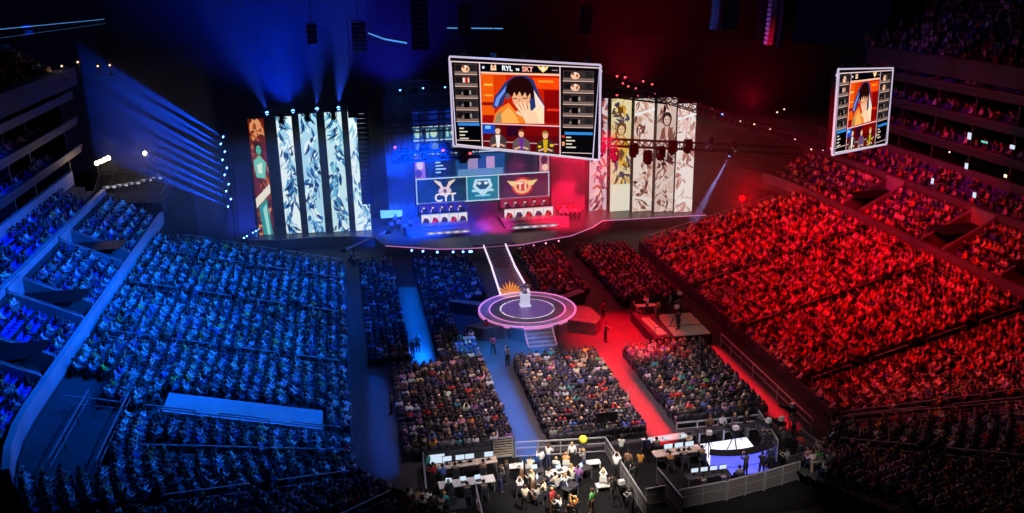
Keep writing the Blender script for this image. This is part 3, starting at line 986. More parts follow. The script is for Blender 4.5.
def hanging_screen(loc, rz, tilt, roll, Wd, Hd, label, letters):
    r = empty('video_screen', loc, rz, label=label, cat='screen')
    r.rotation_euler = (tilt, roll, rz)
    MB().box((0,.25,0), (Wd+.1,.45,Hd+.1)).build('housing', M['darkmetal'], r)
    fr = MB()
    for s in (-1,1):
        fr.box((s*(Wd/2+.06),.0,0), (.12,.14,Hd+.05)); fr.box((0,.0,s*(Hd/2+.06)), (Wd+.1,.14,.12))
        for q in (-1,1): fr.bar((s*(Wd/2+.12),.1,q*(Hd/2-.45)),(s*(Wd/2-.35),.1,q*(Hd/2+.1)),.09,.12)
    fr.build('frame', M['litframe'], r)
    picture('picture', broadcast_items(), buv, Wd, Hd, r, 1.0, y0=0.0)
    g = MB()
    for x in np.linspace(-Wd/2+1, Wd/2-1, 5): g.box((x,.3,Hd/2+.35), (.35,.35,.3)); g.tube((x,.3,Hd/2+.4),(x*.9,.6,Hd/2+8),.03,n=6)
    g.build('hoist_chain', M['darkmetal'], r)
    def tp(x, y):
        u, v = buv(x, y); return ((u-.5)*Wd, -1.3, (v-.5)*Hd)
    if letters:
        a = empty('caption', (0,0,0)); a.parent = r
        for b, x, y, s, m in (('RYL',272,68,.5,'txtw'),('vs',318,70,.34,'txtw'),('SKT',362,70,.5,'txtr')):
            p = tp(x, y); t = text('t', b, s, (p[0],-.15,p[2]), a, M[m], name_part='lettering')
    return r
M['litframe'] = mat('lit_screen_frame', (0.55,0.5,0.62), 0.4, emit=(0.85,0.72,0.95), strength=0.7)  # lilac light on the metal frame put in as emission
hanging_screen((13.15,65.35,20.11), R_(-34.8), R_(4.15), R_(1.5), 11.8, 6.75, 'large hanging video screen in the middle showing a player covering his mouth', True)
hanging_screen((40.98,65.58,18.71), R_(38), R_(-3.1), R_(4.75), 11.6, 6.25, 'narrow-looking hanging video screen turned away on the right, above the red stand', False)

# ---------------------------------------------------------------- stage
SCX = 15.2
stage_out = [(3.6,95.2),(9.0,92.6),(12.2,92.0),(18.2,92.0),(21.5,93.2),(24.2,94.0),(27.5,96.8),(29.4,99.2),(42.2,98.6),(42.6,103),(30,107),(3,107),(-11.8,105.5),(-11.6,101.4),(-8,100.4),(-4,100.6),(0,100.0),(2.6,99.0)]
st = empty('main_stage', (15, 98, 0), label='wide main stage with angular front edge at the far end of the floor', cat='stage')
wb(MB().prism(stage_out, 0, 1.2), 'deck', M['stage'], st)
e = MB()
for a, b in zip(stage_out[:8], stage_out[1:9]): e.bar((a[0],a[1]-.04,1.17), (b[0],b[1]-.04,1.17), .07, .07)
wb(e, 'lit_edge', M['pinkline'], st)
e = MB()
for a, b in ((stage_out[13],stage_out[14]),(stage_out[14],stage_out[15]),(stage_out[15],stage_out[16]),(stage_out[16],stage_out[17]),(stage_out[17],stage_out[0])): e.bar((a[0],a[1]-.06,1.15), (b[0],b[1]-.06,1.15), .1, .1)
wb(e, 'railing', M['rail'], st)
wb(MB().prism([(12.9,92.6),(17.6,92.6),(17.2,103.5),(13.6,103.5)], 1.2, 1.3), 'centre_ramp', M['stagelight'], st)
for k in range(3):
    wb(MB().prism([(6.5-k*.3,97.2+k*1.2),(13.4,97.2+k*1.2),(13.4,103.8),(6.5-k*.3,103.8)], 1.2, 1.42+k*.2), 'step', M['stagelight'], st)
    wb(MB().prism([(17.4,97.2+k*1.2),(24.8+k*.3,97.2+k*1.2),(24.8+k*.3,103.8),(17.4,103.8)], 1.2, 1.42+k*.2), 'step', M['stagelight'], st)
wb(MB().box((15.6,103.5,2.25),(3.9,.15,1.9)), 'centre_backdrop', M['stagelight'], st)
# lamps along the stage front
for px, py in ((412,251),(423,251),(437,251),(452,249),(462,249),(470,252),(474,256),(507,251),(520,248),(533,244),(546,243),(559,241)):
    p = gz(px, py, 1.0); red = px > 500
    p.y = float(np.interp(p.x, [q[0] for q in stage_out[:8]], [q[1] for q in stage_out[:8]]))-.3
    r = empty('stage_front_lamp', (p.x, p.y, .95), label=('small pink' if red else 'small blue-white')+' lamp on the stage front, '+('right' if red else 'left')+' of the stairs', cat='lamp', group='lamps along the '+('right' if red else 'left')+' stage front')
    MB().tube((0,.1,0),(0,-.1,0),.16,.18,8).build('housing', M['black'], r)
    MB().ball((0,-.12,0), .12 if not red else .09, 8).build('lens', M['blamp' if not red else 'plamp'] if not red else M.setdefault('plamp', mat('pink_lamp', (1,.3,.4), emit=(1,.3,.45), strength=3)), r)

# drapes flanking the wall of screens
def drape(x0, x1, y, z0, z1, nm, label, n=None):
    n = n or int((x1-x0)*5)
    mb = MB(); vs = []
    for k in (0, .12):
        for z in (z0, z1):
            for i in range(n*2+1):
                x = x0+(x1-x0)*i/(2*n)
                vs.append((x, y+k+(.14 if i % 2 else -.14), z))
    N = 2*n+1
    fs = [(i,i+1,N+i+1,N+i) for i in range(N-1)] + [(2*N+i+1,2*N+i,3*N+i,3*N+i+1) for i in range(N-1)]
    r = mb.add(vs, fs).build('drape', M['fabric'])
    return tag(r, label, 'drape')
M['fabric'] = mat('pale_drape', (0.42,0.42,0.44), 0.8)
drape(4.6, 8.0, 104.6, 1.2, 16.3, 'l', 'tall pleated drape lit blue, left of the wall of screens')
drape(24.4, 28.6, 104.6, 1.2, 14.5, 'r', 'tall pleated drape lit red, right of the wall of screens')
drape(-17.5, -11.0, 106.0, 0, 9, 'b', 'low drape lit deep blue beside the leftmost tall banner screen')

# wall of screens behind the players
ws = empty('screen_wall', (16, 104.3, 9.5), label='wall of screens with two team logos behind the player desks', cat='screen')
WW, WH = 16.2, 12.6
MB().box((0,.35,0), (WW+.3,.5,WH+.3)).build('housing', M['black'], ws)
def wall_items():
    it = [srect(0,0,160,126,(.01,.02,.06))]
    # sheet: x 0..160, y 0 top .. 126 bottom
    it += [srect(0,96,60,125,(.015,.10,.20)), srect(60,96,98,125,(.03,.42,.55)), srect(98,96,160,125,(.015,.07,.16))]
    it += [([(0,125),(0,112),(60,104),(60,125)], (.03,.16,.28)), ([(98,125),(98,114),(160,104),(160,125)], (.03,.10,.2))]
    cr = (1,.88,.72)
    # left: long-eared mask and letters
    it += [([(22,99),(30,107),(33,108),(29,99.5),(22,97)], cr), ([(46,99),(38,107),(35,108),(39,99.5),(47,97)], cr), ([(29,106),(39,106),(42,111),(38,116),(30,116),(26,111)], (.95,.8,.66)), sell(34,111,2,2.4,(.3,.2,.2))]
    # centre crest
    it += [([(70,99),(88,99),(91,108),(79,121),(67,108)], (.8,.95,1)), ([(73,101),(85,101),(87,107),(79,115),(71,107)], (.05,.25,.4)), sell(75,104,2.4,2,(.9,1,1)), sell(83,104,2.4,2,(.9,1,1)), sline(66,113,92,113,3,(.7,.95,1)), sline(70,119,88,119,2,(.5,.85,.95))]
    # right: winged red disc
    it += [sell(127,111,13,11.5,(.85,.12,.12)), sell(127,111,10.5,9,(.95,.75,.5)), ([(108,103),(122,105),(122,111),(114,110)], (1,.85,.5)), ([(146,103),(132,105),(132,111),(140,110)], (1,.85,.5)), sell(127,111,7.5,5.5,(.8,.2,.15))]
    # broadcast picture above
    it += [srect(14,68,146,94,(.03,.12,.22)), srect(20,72,46,92,(.02,.07,.16)), srect(48,68,106,94,(.05,.22,.5)), srect(108,70,142,92,(.02,.08,.16)), srect(62,72,74,92,(.6,.5,.75)), srect(84,72,94,92,(.75,.55,.8)), srect(50,86,104,94,(.3,.5,.75))]
    for k in range(4): it.append(sline(24,76+k*4,30+k % 3*3,76+k*4,1.6,(.7,.9,1)))
    it += [srect(0,68,12,95,(.55,.35,.6)), srect(148,68,160,95,(.7,.4,.5)), sell(6,78,4,6,(.9,.8,.85)), sell(4,88,4,5,(.2,.1,.3)), sell(154,80,4,6,(.2,.1,.2)), sell(155,89,4,4,(1,.8,.7))]
    # upper tiles
    for x0, x1 in ((0,11),(13,34),(36,58),(102,124),(126,146),(148,160)):
        it += [srect(x0,34,x1,48,(.10,.30,.5)), srect(x0,50,x1,64,(.06,.14,.3)), sell((x0+x1)/2,41,4,5,(.75,.9,.8)), sell((x0+x1)/2+1,57,4,5,(.3,.45,.6)), srect(x0+2,36,x0+5,46,(.6,.85,.8))]
    for y in (33,49,65.5,95,125): it.append(sline(0,y,160,y,1.4,(.75,.9,1)))
    for x in (.7,60,98,159.3): it.append(sline(x,95,x,125,1.2,(.7,.85,.95)))
    it += [srect(0,12,160,31,(.02,.06,.3))]
    for k in range(9): it.append(srect(k*18+2,14,k*18+12,20+(k*7 % 9),(.03,.12,.5)))
    return it
picture('picture', wall_items(), lambda x, y: (x/160, 1-y/126), WW, WH, ws, .95)
text('t', 'CYT', 1.35, ((34/160-.5)*WW, -.08, (1-119/126-.5)*WH), ws, M['txtc'])
text('t', 'T1', 1.2, ((127/160-.5)*WW, -.08, (1-111/126-.5)*WH), ws, M['txtc'])

# five-seat player desks
def player_desk(x0, x1, red):
    nm = 'right' if red else 'left'
    y = 101.2
    r = empty('player_desk', ((x0+x1)/2, y, 1.82), label=('red-lit' if red else 'blue-lit')+f' five-seat player desk on the {nm} of the stage', cat='desk')
    L = x1-x0
    MB().box((0,.35,.75), (L,.8,.06)).build('desktop', M['black'], r)
    MB().box((0,-.1,.32), (L+.1,.12,1.45)).build('front_screen', M['black'], r)
    it = [srect(0,0,100,20,(.85,.7,.72) if red else (.6,.72,.9))]
    for k in range(5):
        c = 10+k*20
        a = (.9,.12,.12) if (k % 2 == 0) == red else (.12,.12,.3)
        it += [srect(c-9,1.5,c+9,18.5,(.95,.9,.9)), ([(c-8,14),(c-3,6),(c+4,7),(c+8,13),(c+2,17)], a), sell(c-2,9,3,3,(.3,.1,.12)), sell(c+4,13,2.5,2,(.1,.08,.1))]
    p = picture('front_picture', it, lambda u, v: (u/100, 1-v/20), L, 1.4, r, 1.0, step=.001)
    p.location = (0,-.18,.32)
    q = MB().box((0,-3.6,-.32), (L*.9,.1,.34)).build('step_screen', M['black'], r)
    it = [srect(0,0,100,8,(.5,.5,.6))]+[([(3+k*20,7),(6+k*20,1),(12+k*20,1.5),(17+k*20,6)], (.95,.85,.9)) for k in range(5)]
    p = picture('step_picture', it, lambda u, v: (u/100, 1-v/8), L*.9, .34, r, .9, step=.001); p.location = (0,-3.67,-.32)
    MB().box((0,2.2,1.15), (L+.1,.1,1.15)).box((0,2.25,.3),(L*.9,.06,.6)).build('rear_screen', M['black'], r)
    bg = (.8,.1,.25) if red else (.2,.15,.85)
    it = [srect(0,0,100,18,bg)]
    for k in range(5):
        c = 10+k*20
        it += [srect(c-9.5,1,c+9.5,17,tuple(v*.55 for v in bg)), ([(c-6,17),(c-4,11),(c+4,11),(c+6,17)], (.75,.7,.9) if not red else (.35,.3,.4)), sell(c,8,2.6,3.4,(.9,.7,.65)), ([(c-3,7),(c-2.4,3.4),(c+2.4,3.4),(c+3,7)], (.1,.05,.05))]
    p = picture('rear_picture', it, lambda u, v: (u/100, 1-v/18), L, 1.05, r, 1.0, step=.001); p.location = (0,2.14,1.15)
    for k in range(5):
        x = -L/2+L*(k+.5)/5
        loc = (r.location.x+x, y+.95, 1.82)
        mon = empty('monitor', (loc[0], y+.35, 2.6), label=f'black monitor on the {nm} player desk, {["far left","second from left","middle","second from right","far right"][k]}', cat='monitor', group=f'monitors on the {nm} player desk')
        MB().box((0,0,.28), (.58,.04,.36)).build('panel', M['black'], mon)
        MB().box((0,0,.05), (.05,.05,.1)).box((0,.03,.01), (.26,.18,.02)).build('stand', M['black'], mon)
        MB().box((0,.025,.28), (.53,.01,.31)).build('display', M['glowscreen'], mon)
        ch = empty('gaming_chair', loc, PI, label=f'high-backed gaming chair at the {nm} player desk, {["far left","second from left","middle","second from right","far right"][k]}', cat='chair', group=f'gaming chairs at the {nm} desk')
        MB().box((0,0,.45), (.5,.5,.1)).build('seat', M['black'], ch); MB().box((0,-.27,.85), (.5,.1,.85)).build('backrest', M['black'], ch)
        MB().tube((0,0,.05),(0,0,.42),.04).box((0,0,.04),(.5,.06,.05)).box((0,0,.04),(.06,.5,.05)).build('base', M['darkmetal'], ch)
        person('player', 'sit_lean', (loc[0], loc[1], 1.82), PI, 'red' if red else 'white', 'black', 'black',
               label=f'player seated at the {nm} desk, {["far left","second from left","middle","second from right","far right"][k]}, leaning to a monitor', group=f'players at the {nm} desk')
player_desk(8.1, 13.5, False)
player_desk(17.9, 23.8, True)

# tall banner screens
def banner_items(kind, seed):
    """painted banner artwork as brush strokes on a 20 x 130 sheet (v down)"""
    rg = random.Random(seed)
    pal = {'ember': ([(.16,.03,.02),(.42,.12,.05),(.65,.26,.10),(.85,.5,.3)], (.30,.07,.04)),
           'ice': ([(.05,.2,.42),(.2,.5,.72),(.55,.8,.92),(.02,.08,.22)], (.92,1,1)),
           'ink': ([(.03,.12,.34),(.08,.3,.6),(.35,.65,.85),(.9,1,1)], (.62,.85,.95)),
           'figure': ([(.03,.14,.36),(.1,.38,.62),(.3,.65,.8),(.9,1,1)], (.75,.93,.95)),
           'pale': ([(.1,.35,.6),(.4,.7,.85),(1,1,1),(.7,.9,.95)], (.88,.98,1)),
           'rose': ([(.15,.05,.15),(.7,.25,.15),(1,.85,.8),(.4,.2,.35)], (.85,.75,.8)),
           'gold': ([(.35,.2,.05),(.9,.6,.1),(.15,.15,.3),(1,.9,.6)], (.95,.85,.6)),
           'sepia': ([(.35,.15,.12),(.75,.5,.42),(1,.9,.85),(.9,.7,.6)], (1,.9,.84)),
           'umber': ([(.12,.04,.06),(.45,.25,.22),(.9,.7,.62),(1,.9,.85)], (.9,.76,.7)),
           'blush': ([(.6,.35,.3),(.95,.75,.7),(1,.95,.92),(.75,.5,.45)], (1,.93,.9))}[kind]
    cols, base = pal
    it = [srect(0,0,20,130,base)]
    def stroke(x, y, a, L, w, c):
        dx, dy = math.cos(a), math.sin(a)
        bend = rg.uniform(-.35,.35)*L
        P = []
        for t in (0,.35,.7,1): P.append((x+dx*L*t-dy*bend*t*(1-t)*2, y+dy*L*t+dx*bend*t*(1-t)*2))
        W = (.15*w, w, .75*w, .1*w)
        l = [(p[0]-dy*k, p[1]+dx*k) for p, k in zip(P, W)]+[(p[0]+dy*k, p[1]-dx*k) for p, k in list(zip(P, W))[::-1]]
        it.append(([(min(20,max(0,q[0])), min(130,max(0,q[1]))) for q in l], c))
    n = 150
    for k in range(n):
        y = rg.uniform(-4, 128)
        cxx = 10+4*math.sin(y*.06+seed)
        x = rg.gauss(cxx, 4.2)
        c = rg.choice(cols)
        if abs(x-cxx) > 6 and rg.random() < .6: c = base
        stroke(x, y, rg.gauss(PI/2+.5*math.sin(y*.11+seed), .55), rg.uniform(5, 17), rg.uniform(.7, 2.9)*(1-.4*k/n), c)
    f = rg.uniform(22, 34)                       # a plain face and shoulders in the crowd of strokes
    dk = cols[0]
    skin = {'ember': (.25,.7,.55), 'rose': (1,.8,.7), 'gold': (1,.8,.55), 'sepia': (1,.88,.8), 'umber': (.95,.75,.65), 'blush': (1,.9,.85)}.get(kind, (.8,.95,1))
    if kind in ('ember', 'gold', 'umber', 'rose'): it += [sell(10,f,5,8,dk), sell(10,f+1.5,3.2,5.2,skin), sline(8,f,9.3,f+.4,.8,dk), sline(10.7,f+.4,12,f,.8,dk), sline(9,f+4,11,f+4,.6,dk),
           ([(3,f+24),(5,f+11),(9,f+7),(12,f+7),(16,f+12),(18,f+26),(12,f+20),(8,f+21)], cols[1]), ([(8,f+8),(12,f+8),(11,f+20),(9,f+20)], skin)]
    if kind == 'ember':
        it += [([(0,88),(20,72),(20,82),(0,99)], (.95,.9,.8)), ([(3,98),(14,88),(18,130),(6,130)], (.1,.5,.5)), ([(8,100),(13,94),(15,130),(11,130)], (.55,.85,.8)), ([(2,46),(10,40),(18,48),(15,66),(4,64)], (.35,.75,.65)), ([(6,50),(13,48),(12,60),(7,60)], (.85,.95,.85))]
    if kind in ('sepia', 'blush'): it += [sline(0,18,20,12,2.5,(1,1,1)), sline(0,112,20,118,3,(1,.95,.9))]
    if kind == 'gold': it += [([(3,60),(10,50),(17,60),(10,80)], (.95,.7,.2)), ([(6,62),(10,56),(14,62),(10,72)], (.3,.2,.1)), srect(0,98,20,130,(1,.97,.85))]
    return it
arts = ['ember','ice','ink','figure','pale','rose','gold','sepia','umber','blush']
banner = [((259.6,274.8,233.5),'amber and teal'),((286.9,302,235),'pale ice-blue'),((309,326,235.5),'blue and white ink'),((333.7,350,233.5),'blue figure'),((356,371.5,230),'pale blue, half hidden by hanging speakers'),
          ((589,606,212),'rose and white'),((609.7,629,214),'gold and white'),((632,651,215),'sepia'),((654,672.6,214),'umber'),((674,691.5,211),'blush pink')]
for k, ((x0, x1, py), desc) in enumerate(banner):
    if k < 5: Y = 102.7-.25*k
    else: Y = 103.6-.8*(k-5)
    a, b = gy(x0, py, Y), gy(x1, py, Y)
    cx, wd = (a.x+b.x)/2, (b.x-a.x)
    zt = gy((250,274,300,324,347,590,610,633,655,676)[k], (119,117,114,112.5,111.5,99,99,99,98,104)[k], Y).z
    zb = 1.25
    r = empty('banner_screen', (cx, Y, zb), label=f'tall narrow banner screen showing {desc} artwork, {"left" if k < 5 else "right"} group', cat='screen', group='tall banner screens '+('left' if k < 5 else 'right')+' of the stage')
    H_ = zt-zb
    MB().box((0,.2,H_/2), (wd+.12,.3,H_+.1)).build('housing', M['black'], r)
    p = picture('display', banner_items(arts[k], k+3), lambda u, v: (u/20, 1-v/130), wd, H_, r, (1.0,1.0,1.0,1.0,1.05,.8,.85,.85,.8,.9)[k], step=.0006)
    p.location = (0,-.02,H_/2)
    MB().box((0,.6,.1), (wd*.8,1.0,.2)).bar((0,1.0,.1),(0,.35,H_*.6),.1).build('support_frame', M['darkmetal'], r)
# dark figures drawn on two of the banners are left to the artwork; the hanging speakers in front of the fifth are real

# ---------------------------------------------------------------- stairs, walkway, round stage
sr = empty('stage_stairs', (15.2, 89, 0), label='staircase lit blue and magenta between main stage and walkway', cat='stairs')
for k in range(8):
    y0 = 92.2-k*.62; z1 = 1.2-k*.1
    wb(MB().prism([(14.1,y0-.62),(16.3,y0-.62),(16.3,y0),(14.1,y0)], 0, z1), 'step', M['stagelight'], sr)
for s, x in ((-1,14.0),(1,16.4)):
    wb(MB().bar((x,92.3,1.3),(x,87.2,.55),.12,.16), 'lit_edge', M['wline'], sr)
wk = empty('walkway', (15, 82, 0), label='narrow dark walkway with lit edges leading to the round stage', cat='walkway')
wb(MB().prism([(13.4,76.6),(15.9,76.4),(16.3,87.2),(14.1,87.2)], 0, .42), 'deck', M['stage'], wk)
for a, b in (((14.0,87.2,.5),(13.2,76.8,.9)), ((16.4,87.2,.5),(16.0,76.5,.9))):
    wb(MB().bar(a, b, .14, .16), 'lit_edge', M['wline'], wk)
cx, cy = 14.8, 72.9
rs = empty('round_stage', (cx, cy, 0), label='round centre stage with two glowing rings, side wings and front steps', cat='stage')
n = 48
MB().lathe((0,0,0), [(4.3,0),(4.3,1.1),(4.15,1.2)], n).build('platform', M['stagelight'], rs)
def ring(r0, r1, z0, z1):
    mb = MB(); vs = []
    for r, z in ((r0,z0),(r1,z0),(r1,z1),(r0,z1)):
        for i in range(64): vs.append((r*math.cos(2*PI*i/64), r*math.sin(2*PI*i/64), z))
    fs = []
    for k in range(4):
        for i in range(64): fs.append((k*64+i, k*64+(i+1)%64, ((k+1)%4)*64+(i+1)%64, ((k+1)%4)*64+i))
    return mb.add(vs, fs)
ring(4.18,4.34,1.0,1.24).build('lit_edge_ring', M['pinkline'], rs)
ring(3.3,3.42,1.2,1.23).build('outer_glow_ring', M['pinkline'], rs)
ring(2.3,2.44,1.2,1.23).build('inner_glow_ring', M['wline'], rs)
MB().lathe((0,0,1.2), [(3.25,0),(3.25,.03)], n).build('mid_deck', M['stage'], rs)
MB().lathe((0,0,1.23), [(2.25,0),(2.25,.03)], n).build('centre_deck', M['viol'] if 'viol' in M else M.setdefault('viol', mat('purple_deck', (.28,.2,.42), .35)), rs)
def wing(pts, z1=1.14, m='stage'):
    w_ = wb(MB().prism(pts, 0, z1), 'wing', M[m], rs)
    e = MB()
    for a, b in zip(pts, pts[1:]+pts[:1]): e.bar((*a, z1+.02), (*b, z1+.02), .07, .06)
    o = e.build('lit_trim', M['dimline'], w_)
    o.matrix_parent_inverse = w_.matrix_parent_inverse.copy()
M['dimline'] = mat('dim_pink_line', (.5,.35,.45), emit=(.9,.35,.6), strength=.35)
wing([(17.3,69.9),(19.8,68.3),(20.6,69.5),(20.4,72.2),(18.6,73.2)])
wing([(9.0,70.3),(10.3,69.3),(12.4,69.6),(11.0,71.4)])
wing([(17.6,75.2),(18.2,74.4),(21.0,76.2),(20.6,77.0)])
wing([(8.2,76.6),(11.2,74.6),(11.8,75.4),(8.4,77.1)])
wing([(11.9,69.8),(13.6,68.2),(13.6,69.2),(12.4,70.4)])
wing([(16.2,69.2),(16.2,68.2),(17.3,69.9),(16.9,70.3)])
for k in range(6):
    wb(MB().prism([(13.7,68.9-k*.42),(16.0,68.9-k*.42),(16.0,69.4-k*.42),(13.7,69.4-k*.42)], 0, 1.14-(k)*.2), 'step', M['stagelight'], rs)
wb(MB().bar((13.65,69.2,1.25),(13.65,66.9,.2),.08).bar((16.05,69.2,1.25),(16.05,66.9,.2),.08), 'stair_edge', M['dimline'], rs)
# trophy on its plinth
tp_ = empty('plinth', (14.75, 73.6, 1.26), label='white plinth at the centre of the round stage', cat='plinth')
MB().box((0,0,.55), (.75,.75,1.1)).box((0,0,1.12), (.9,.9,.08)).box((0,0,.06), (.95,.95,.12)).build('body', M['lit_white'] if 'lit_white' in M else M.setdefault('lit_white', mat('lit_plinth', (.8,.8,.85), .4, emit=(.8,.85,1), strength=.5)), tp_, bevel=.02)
cup = empty('trophy_cup', (14.75, 73.6, 2.42), label='silver two-handled trophy cup standing on the white plinth', cat='trophy')
MB().lathe((0,0,0), [(.24,0),(.26,.06),(.08,.12),(.06,.25),(.2,.36),(.3,.55),(.34,.8),(.3,.82),(.22,.5)], 20).build('bowl', M['silver'], cup, smooth=True)
for s in (-1,1):
    h = MB(); pr = None
    for k in range(7):
        a = -PI/2+PI*k/6; p = (s*(.28+.2*math.cos(a)), 0, .55+.24*math.sin(a))
        if pr: h.tube(pr, p, .03, n=6)
        pr = p
    h.build('handle', M['silver'], cup)
# gold winged sculpture at the end of the walkway
gd = empty('gold_sculpture', (14.1, 77.6, .42), label='gold fan-shaped sculpture where the walkway meets the round stage', cat='sculpture')
MB().lathe((0,0,0), [(.8,0),(.8,.15),(.45,.25),(.3,.6)], 12).build('base', M['gold'], gd)
for k in range(9):
    a = R_(-62+k*15.5)
    L = 1.5-.05*abs(k-4)
    MB().add([(0,-.06,.4),(math.sin(a-.09)*L*.7,-.05,.4+math.cos(a-.09)*L*.7),(math.sin(a)*L,0,.4+math.cos(a)*L),(math.sin(a+.09)*L*.7,-.05,.4+math.cos(a+.09)*L*.7),(0,.06,.4),(math.sin(a)*L*.7,.08,.4+math.cos(a)*L*.7)],
      [(0,1,2,3),(4,5,2,1,0)[::-1],(0,3,2,5,4)[::-1]]).build('feather', M['gold'], gd)
light('SPOT', 'sculpture_light', (13.2, 72.5, 8), (14.1, 77.6, 1), 4000, (1,.6,.2), .1, 22)

# ---------------------------------------------------------------- trusses and lamps
def truss(p, q, w, label, m='darkmetal', nm='lighting_truss', group=None, t=.1):
    p, q = Vector(p), Vector(q)
    r = empty(nm, p, label=label, cat='truss', group=group)
    d = (q-p); L = d.length; d.normalize()
    a = d.cross(Vector((0,0,1)))
    a = (a if a.length > .1 else Vector((1,0,0))).normalized(); b = a.cross(d).normalized()
    co = [a*sa*w/2+b*sb*w/2 for sa, sb in ((-1,-1),(1,-1),(1,1),(-1,1))]
    for c in co: MB().bar(c, d*L+c, t).build('chord', M[m], r)
    lc = MB(); n = max(2, int(L/w))
    for i in range(n):
        for k in range(4):
            A, B = co[k], co[(k+1) % 4]
            lc.bar(d*(L*i/n)+A, d*(L*(i+1)/n)+B, t*.55)
            lc.bar(d*(L*i/n)+A, d*(L*i/n)+B, t*.5)
    lc.build('lattice', M[m], r)
    return r
def head(loc, aim, label, lens, group, sc=1.0, energy=0, color=(1,1,1), angle=8):
    """moving-head lamp: base, yoke and round body turned towards aim"""
    r = empty('moving_head_lamp', loc, label=label, cat='lamp', group=group)
    MB().box((0,0,0), (.5*sc,.4*sc,.22*sc)).build('base', M['black'], r)
    MB().box((-.3*sc,0,-.38*sc), (.07*sc,.2*sc,.65*sc)).box((.3*sc,0,-.38*sc), (.07*sc,.2*sc,.65*sc)).box((0,0,-.12*sc), (.6*sc,.2*sc,.06*sc)).build('yoke', M['black'], r)
    c = Vector((0,0,-.5*sc)); d = (Vector(aim)-Vector(loc)-c).normalized()
    MB().tube(c-d*.3*sc, c+d*.32*sc, .2*sc, .27*sc, 12).ball(c-d*.25*sc, .24*sc, 10).build('body', M['black'], r)
    MB().tube(c+d*.33*sc, c+d*.36*sc, .23*sc, .23*sc, 12).build('lens', M[lens], r)
    if energy:
        l = light('SPOT', 'beam', Vector(loc)+c+d*.45*sc, aim, energy, color, .03, angle, .3)
    return r
# overhead truss across the right side, with its row of lamps
A_, B_ = gy(556,140,91), gy(800,151,91)
tr1 = truss(A_, B_, .75, 'long level black lighting truss passing in front of the right banner screens', t=.12)
tp = [(583,148),(601,152),(614,158),(634,153),(648,160),(661,156),(673,150),(688,149)]
for k, (px, py) in enumerate(tp):
    p = gy(px, py-8, 91)
    head((p.x, 91, p.z), (p.x+random.uniform(-6,4), 84, 0), 'dark moving-head lamp hanging in front of the right banner screens', 'darklens' if 'darklens' in M else M.setdefault('dl', M['black']) and 'black', 'dark lamps under the level truss', 1.5)
# three lamps with visible beams on the right
for px, py, tx, ty, c, lens, en, an in ((711,143,680,190,(.35,.4,1),'blamp',220000,7),(731,155,700,210,(.3,.35,1),'blamp',220000,7),(735,147,742,196,(1,.75,.65),'wlamp',40000,4),(632,151,655,185,(.5,.5,1),'blamp',15000,4)):
    p, t = gy(px, py-5, 91), gy(tx, ty, 94)
    head((p.x,91,p.z), t, f'moving-head lamp throwing a {"pale warm" if lens=="wlamp" else "blue-violet"} beam, ' + {711:'left one beside the right banners',731:'right one beside the right banners',735:'beside the two blue beams',632:'in front of the right banners'}[px], lens, 'lamps with beams on the level truss', .8, en, c, an)
D1, D2 = gy(618,84,101), gy(842,152,78)
truss(D1, D2, .8, 'long diagonal truss sloping down to the right above the right banner screens', t=.1)
truss(gy(600,92,100), gy(665,100,99), .8, 'short truss carrying red lamps above the right banner screens', t=.1)
for k, (px, py) in enumerate(((617,76),(623,83),(628,86),(636,88),(643,81),(652,84),(655,93),(617,95),(638,95),(625,77),(649,97))):
    p = gy(px, py, 100)
    r = empty('red_lamp', (p.x,100,p.z), label='small red lamp in the cluster above the right banner screens', cat='lamp', group='red lamps above the right banner screens')
    MB().tube((0,0,.35),(0,0,.05),.12,.16,8).build('housing', M['black'], r); MB().ball((0,-.05,0), .14, 8).build('lens', M['rlamp2'] if 'rlamp2' in M else M.setdefault('rlamp2', mat('dim_red_lamp',(1,.1,.1),emit=(1,.08,.1),strength=2.5)), r)
for k, (px, py) in enumerate(((712,108),(722,114),(754,124),(770,129),(795,139),(811,149),(700,104),(784,109),(777,112),(823,150),(833,155),(740,121))):
    p = gy(px, py, 93-.05*(px-700))
    r = empty('truss_lamp', tuple(p), label='tiny warm lamp along the diagonal truss' if k not in (1,) else 'tiny blue lamp along the diagonal truss', cat='lamp', group='tiny lamps along the diagonal truss')
    MB().tube((0,0,.3),(0,0,.05),.1,.13,8).build('housing', M['black'], r); MB().ball((0,-.05,0), .1, 8).build('lens', M['blamp'] if px in (722,) else M['dimwarm'] if 'dimwarm' in M else M.setdefault('dimwarm', mat('dim_warm_lamp',(1,.8,.6),emit=(1,.7,.5),strength=1.6)), r)
# truss left of the centre with big lamps
truss(gy(392,158,91), gy(480,152,91), .9, 'short black truss with round lamps left of the hanging screen', t=.16)
for px, py in ((404,156),(463,156),(445,150),(424,152)):
    p = gy(px, py-6, 91)
    head((p.x,91,p.z), (p.x,88,0), 'big round black lamp under the short truss left of the hanging screen', 'black', 'round black lamps left of the hanging screen', 1.6)
for px, py in ((395,147),(443,150),(470,153)):
    p = gy(px, py, 90.5)
    r = empty('red_lamp', tuple(p), label='small glowing red lamp on the short truss left of the hanging screen', cat='lamp', group='red lamps on the short left truss')
    MB().tube((0,0,.35),(0,0,.05),.12,.16,8).build('housing', M['black'], r); MB().ball((0,-.05,0), .15, 8).build('lens', M['rlamp2'], r)
